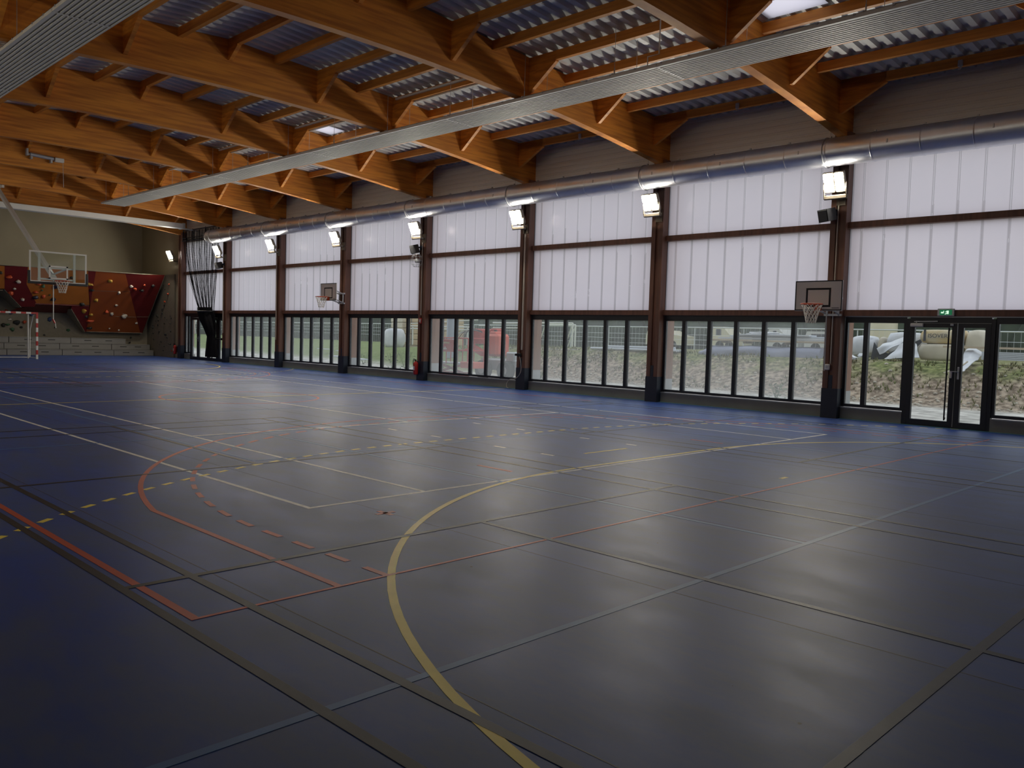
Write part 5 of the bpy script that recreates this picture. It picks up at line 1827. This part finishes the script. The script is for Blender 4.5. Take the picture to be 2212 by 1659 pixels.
van(-24.6, 47, 'pale_grey', 'pale van behind the left end of the tarpaulin stack', 2.4, 1.7)
van(-22.2, 47, 'pale_grey', 'pale vehicle behind the near side hoop net')
# cream tank
r = thing('storage_tank', (-17.8, 47.2, 1.3), 'cream domed tank above the fence, left of the exit door', 'tank')
mb = MB(); mb.tube([(-17.8, 47.2, 1.2), (-17.8, 47.2, 3.45), (-17.8, 47.2, 4.0), (-17.8, 47.2, 4.3)], [.75, .75, .6, .2], 20); part('shell', mb, M['cream_paint'], r)
mb = MB()
for a in (0, 1.57, 3.14, 4.71): mb.tube([(-17.8 + cos(a) * .5, 47.2 + sin(a) * .5, 1.2), (-17.8 + cos(a) * .5, 47.2 + sin(a) * .5, 1.6)], .09, 6)
part('legs', mb, M['galv_dull'], r)
# house far right
r = thing('house', (-15, 70, 1.3), 'pale house with dark windows beyond the fence, right of the exit door', 'house')
M['roof'] = mat('roof_tile', (.20, .12, .09), .8)
M['house_wall'] = mat('house_render', (.60, .58, .53), .8)
hx, hy = -15.6, 71
mb = MB(); mb.box(hx, hx + 7, hy, hy + 6, 1.2, 4.2); part('walls', mb, M['house_wall'], r)
mb = MB(); mb.prism([(hx - .3, hy - .4, 4.2), (hx - .3, hy + 6.4, 4.2), (hx - .3, hy + 3, 6.2)], (7.6, 0, 0)); part('roof', mb, M['roof'], r)
for dx in (.8, 2.6, 4.8):
    mb = MB(); mb.box(hx + dx, hx + dx + .9, hy - .04, hy, 2.3, 3.4); part('house_window', mb, M['dark_sheet'], r)
# far left pale building
r = thing('apartment_building', (-120, 50, 0), 'pale building seen in the leftmost pane beside the black net', 'building')
mb = MB(); mb.box(-150, -110, 46, 56, 0, 9); part('walls', mb, M['house_wall'], r)
mb = MB(); mb.box(-150.4, -109.6, 45.6, 56.4, 9, 9.4); part('roof_slab', mb, M['roof'], r)
for i in range(8):
    for j in range(2):
        mb = MB(); mb.box(-148 + i * 4.8, -146.2 + i * 4.8, 45.95, 46, 1.5 + j * 3.6, 3.2 + j * 3.6); part('building_window', mb, M['dark_sheet'], r)
# pallets of wrapped stock, left
def pallet_stack(x0, x1, y, z1, m, lab, straps=True):
    r = thing('wrapped_pallet', ((x0 + x1) / 2, y, gz(x0, y)), lab, 'pallet', 'wrapped pallets left of the lift')
    z0 = gz((x0 + x1) / 2, y)
    nb = max(2, int((z1 - z0 - .12) / .36))
    for i in range(nb):
        a = z0 + .12 + (z1 - z0 - .12) * i / nb; b = z0 + .12 + (z1 - z0 - .12) * (i + 1) / nb
        mb = MB(); mb.bbox(x0 + .02 * (i % 2), x1 - .02 * (i % 2), y, y + 1.1, a, b - .02, .05)
        part('pack', mb, M[m], r)
    mb = MB()
    for q in (0, .45, .9): mb.box(x0, x1, y + q, y + q + .12, z0 - .02, z0 + .1)
    part('pallet_base', mb, M['timber_pale'], r)
    if straps:
        mb = MB(); mb.box((x0 + x1) / 2 - .03, (x0 + x1) / 2 + .03, y - .012, y - .0, z0 + .12, z1); part('strap', mb, M['dark_sheet'], r)
M['wrap_tan'] = mat('tan_packs', (.58, .44, .26), .6, nscale=1.5, c2=(.50, .36, .20))
pallet_stack(-43.4, -42.0, 34.0, 2.75, 'wrap_tan', 'tan strapped pallet stack just left of the extinguisher column')
pallet_stack(-45.2, -43.9, 34.2, 2.75, 'wrap_cream', 'cream pallet stack behind the white wrapped mound', False)
pallet_stack(-40.2, -38.8, 34.0, 2.75, 'wrap_tan', 'tan pallet stack just right of the extinguisher column')
rbag(-43.5, -41.7, 32.2, 32.9, .70, 1.95, 'wrap_white', 'wrapped_mound', 'large white plastic wrapped mound left of the tan pallets', 'mound', .34)
# white boards on the grass, left
mb = MB(); mb.bar((-37.6, 24.7, .35), (-34.4, 24.5, .28), .5, .05)
solo('plank', mb, M['panel_blue'], (-36, 24.6, .3), 'white board lying on the grass in the bay right of the fifth column', 'plank')
mb = MB(); mb.bar((-45.0, 28.5, .55), (-43.6, 28.5, .55), .2, .05); mb.bar((-42.6, 28.3, .5), (-41.8, 28.3, .5), .2, .05)
solo('white_boards', mb, M['panel_blue'], (-44, 28, .5), 'two short white boards on the lawn', 'boards')
# grey pipe post near the lift
mb = MB(); mb.tube([(-33.0, 29, gz(-33, 29) - .1), (-33.0, 29, 6.5)], .30, 18)
solo('grey_mast', mb, mat('grey_blue_mast', (.36, .41, .48), .4, .2), (-33, 29, 0), 'thick grey blue mast rising behind the red lift basket', 'mast')

# ------------------------------------------------------------------ red boom lift
def lift():
    r = thing('boom_lift', (-25.6, 23.6, 0), 'red boom lift with a railed basket parked outside the fourth bay', 'aerial lift')
    red = mat('lift_red', (.58, .045, .03), .4)
    tank = mat('lift_bright_red', (.78, .13, .07), .35)
    g = gz(-26, 23)
    # basket
    bx0, bx1, by0, by1, bz = -27.55, -24.75, 22.6, 23.5, .45
    mb = MB()
    mb.box(bx0, bx1, by0, by1, bz, bz + .06)
    part('basket_floor', mb, M['galv_dull'], r)
    mb = MB()
    for z_ in (1.52, 1.02):
        mb.tube([(bx0, by0, z_), (bx1, by0, z_), (bx1, by1, z_), (bx0, by1, z_)], .022, 6, closed=True)
    for x_ in (bx0, bx0 + .75, bx0 + 1.5, bx1 - .6, bx1):
        for y_ in (by0, by1):
            mb.tube([(x_, y_, bz), (x_, y_, 1.52)], .02, 6)
    part('guard_rail', mb, red, r)
    mb = MB(); mb.bbox(-26.42, -25.48, 22.54, 22.60, .95, 1.46, .02)
    pn = part('control_box', mb, red, r, label='red panel on the basket front')
    mb = MB(); mb.box(-26.2, -25.8, 22.525, 22.535, 1.28, 1.35); part('decal', mb, M['wrap_yellow'], pn)
    mb = MB(); mb.box(-26.3, -26.25, 22.525, 22.535, 1.05, 1.15); mb.box(-26.15, -25.95, 22.525, 22.535, 1.04, 1.10); mb.box(-26.09, -26.03, 22.525, 22.535, 1.10, 1.16); part('decal', mb, M['white'], pn)
    mb = MB(); mb.bbox(-25.15, -24.35, 22.55, 23.2, .32, .58, .03); part('step_box', mb, tank, r)
    mb = MB(); mb.bar((-25.05, 23.0, .5), (-25.05, 23.0, 1.5), .14, .14); mb.bar((-25.3, 23.0, 1.05), (-24.9, 23.0, 1.05), .14, .1); part('mast_arm', mb, tank, r)
    mb = MB(); mb.bbox(-26.1, -25.62, 24.1, 24.8, 1.30, 1.94, .05); mb.bbox(-25.45, -25.1, 24.5, 25.0, 1.72, 1.97, .04); part('engine_cover', mb, red, r)
    mb = MB(); mb.bbox(-25.34, -24.62, 24.1, 24.9, .80, 1.74, .10); mb.bbox(-25.2, -24.85, 24.2, 24.7, 1.70, 1.84, .04)
    part('fuel_tank', mb, tank, r, label='bright red rounded tank housing')
    mb = MB(); mb.tube([(-25.02, 24.4, 1.84), (-25.02, 24.4, 1.90)], .07, 12); part('cap', mb, M['black'], r)
    mb = MB()
    mb.bar((-26.4, 24.2, 1.30), (-25.5, 24.7, 1.80), .20, .24); mb.bar((-26.3, 24.2, 1.2), (-25.2, 23.9, .9), .2, .22)
    part('boom', mb, red, r)
    for i in range(4):
        mb = MB(); mb.tube(smooth([(-26.6 + .15 * i, 23.6, 1.50), (-26.3 + .15 * i, 23.7, 1.78 + .04 * i), (-25.8 + .1 * i, 23.9, 1.86), (-25.4, 24.0, 1.78)]), .018, 6)
        part('hydraulic_hose', mb, M['black'] if i % 2 else M['galv_dull'], r)
    mb = MB(); mb.bbox(-25.4, -23.3, 23.9, 24.9, .25, .72, .06); mb.bbox(-23.9, -23.4, 23.9, 24.6, .35, 1.02, .05); part('chassis', mb, M['galv_dull'], r)
    for x_, y_ in ((-25.0, 23.6), (-23.7, 23.6), (-25.0, 24.95), (-23.7, 24.95)):
        mb = MB(); mb.tube([(x_, y_, g + .38), (x_, y_ + .28, g + .38)], .38, 20); wl = part('wheel', mb, M['tyre'], r)
        mb = MB(); mb.tube([(x_, y_ - .01, g + .38), (x_, y_ + .02, g + .38)], .18, 14); part('hub', mb, M['galv_dull'], wl)
    # scissor struts under the basket
    mb = MB(); mb.bar((-27.0, 23.1, .1), (-25.6, 23.1, .42), .08, .08); mb.bar((-27.0, 23.1, .42), (-25.6, 23.1, .1), .08, .08); mb.box(-27.2, -25.4, 22.9, 23.3, g - .01, .12)
    part('base_frame', mb, red, r)
lift()
# white pipe frames behind the lift
r = thing('pipe_scaffold', (-26, 30, 1), 'white tubular frame standing behind the right end of the red lift', 'frame')
mb = MB()
mb.tube(smooth([(-32.0, 31, 2.35), (-30.5, 31, 2.35), (-29.5, 31, 2.35), (-29.0, 31, 2.2), (-28.9, 31, 1.9), (-28.9, 31, 1.2)]), .05, 6)
mb.tube([(-29.6, 31, 2.35), (-29.6, 31, 1.3)], .05, 6); mb.tube([(-32, 31, 2.1), (-28.6, 31, 2.1)], .035, 6)
mb.tube([(-30.3, 31, 2.35), (-28.7, 31, 2.6)], .035, 6); mb.tube([(-28.7, 31, 1.1), (-28.7, 31, 2.65)], .045, 6); mb.tube([(-29.4, 31, 1.5), (-28.7, 31, 2.1)], .03, 6)
part('tubes', mb, M['white'], r)
r = thing('crowd_barrier', (-37, 30, 1), 'white barrier rails behind the left end of the lift basket', 'frame')
mb = MB()
mb.tube([(-39, 31, 2.1), (-33.5, 31, 2.1)], .04, 6); mb.tube([(-39, 31, 1.95), (-33.5, 31, 1.95)], .04, 6); mb.tube([(-39, 31, 2.25), (-33.2, 31, 2.5)], .03, 6)
mb.tube([(-35.8, 31, 1.2), (-34.4, 31, 1.9)], .03, 6)
for x_ in (-38.8, -36.5, -34.0): mb.tube([(x_, 31, 1.0), (x_, 31, 2.1)], .04, 6)
mb.tube([(-32.4, 31, 2.9), (-32.4, 31, 2.2)], .04, 6); mb.tube([(-33.1, 31, 2.2), (-32.4, 31, 2.2)], .03, 6)
part('rails', mb, M['white'], r)
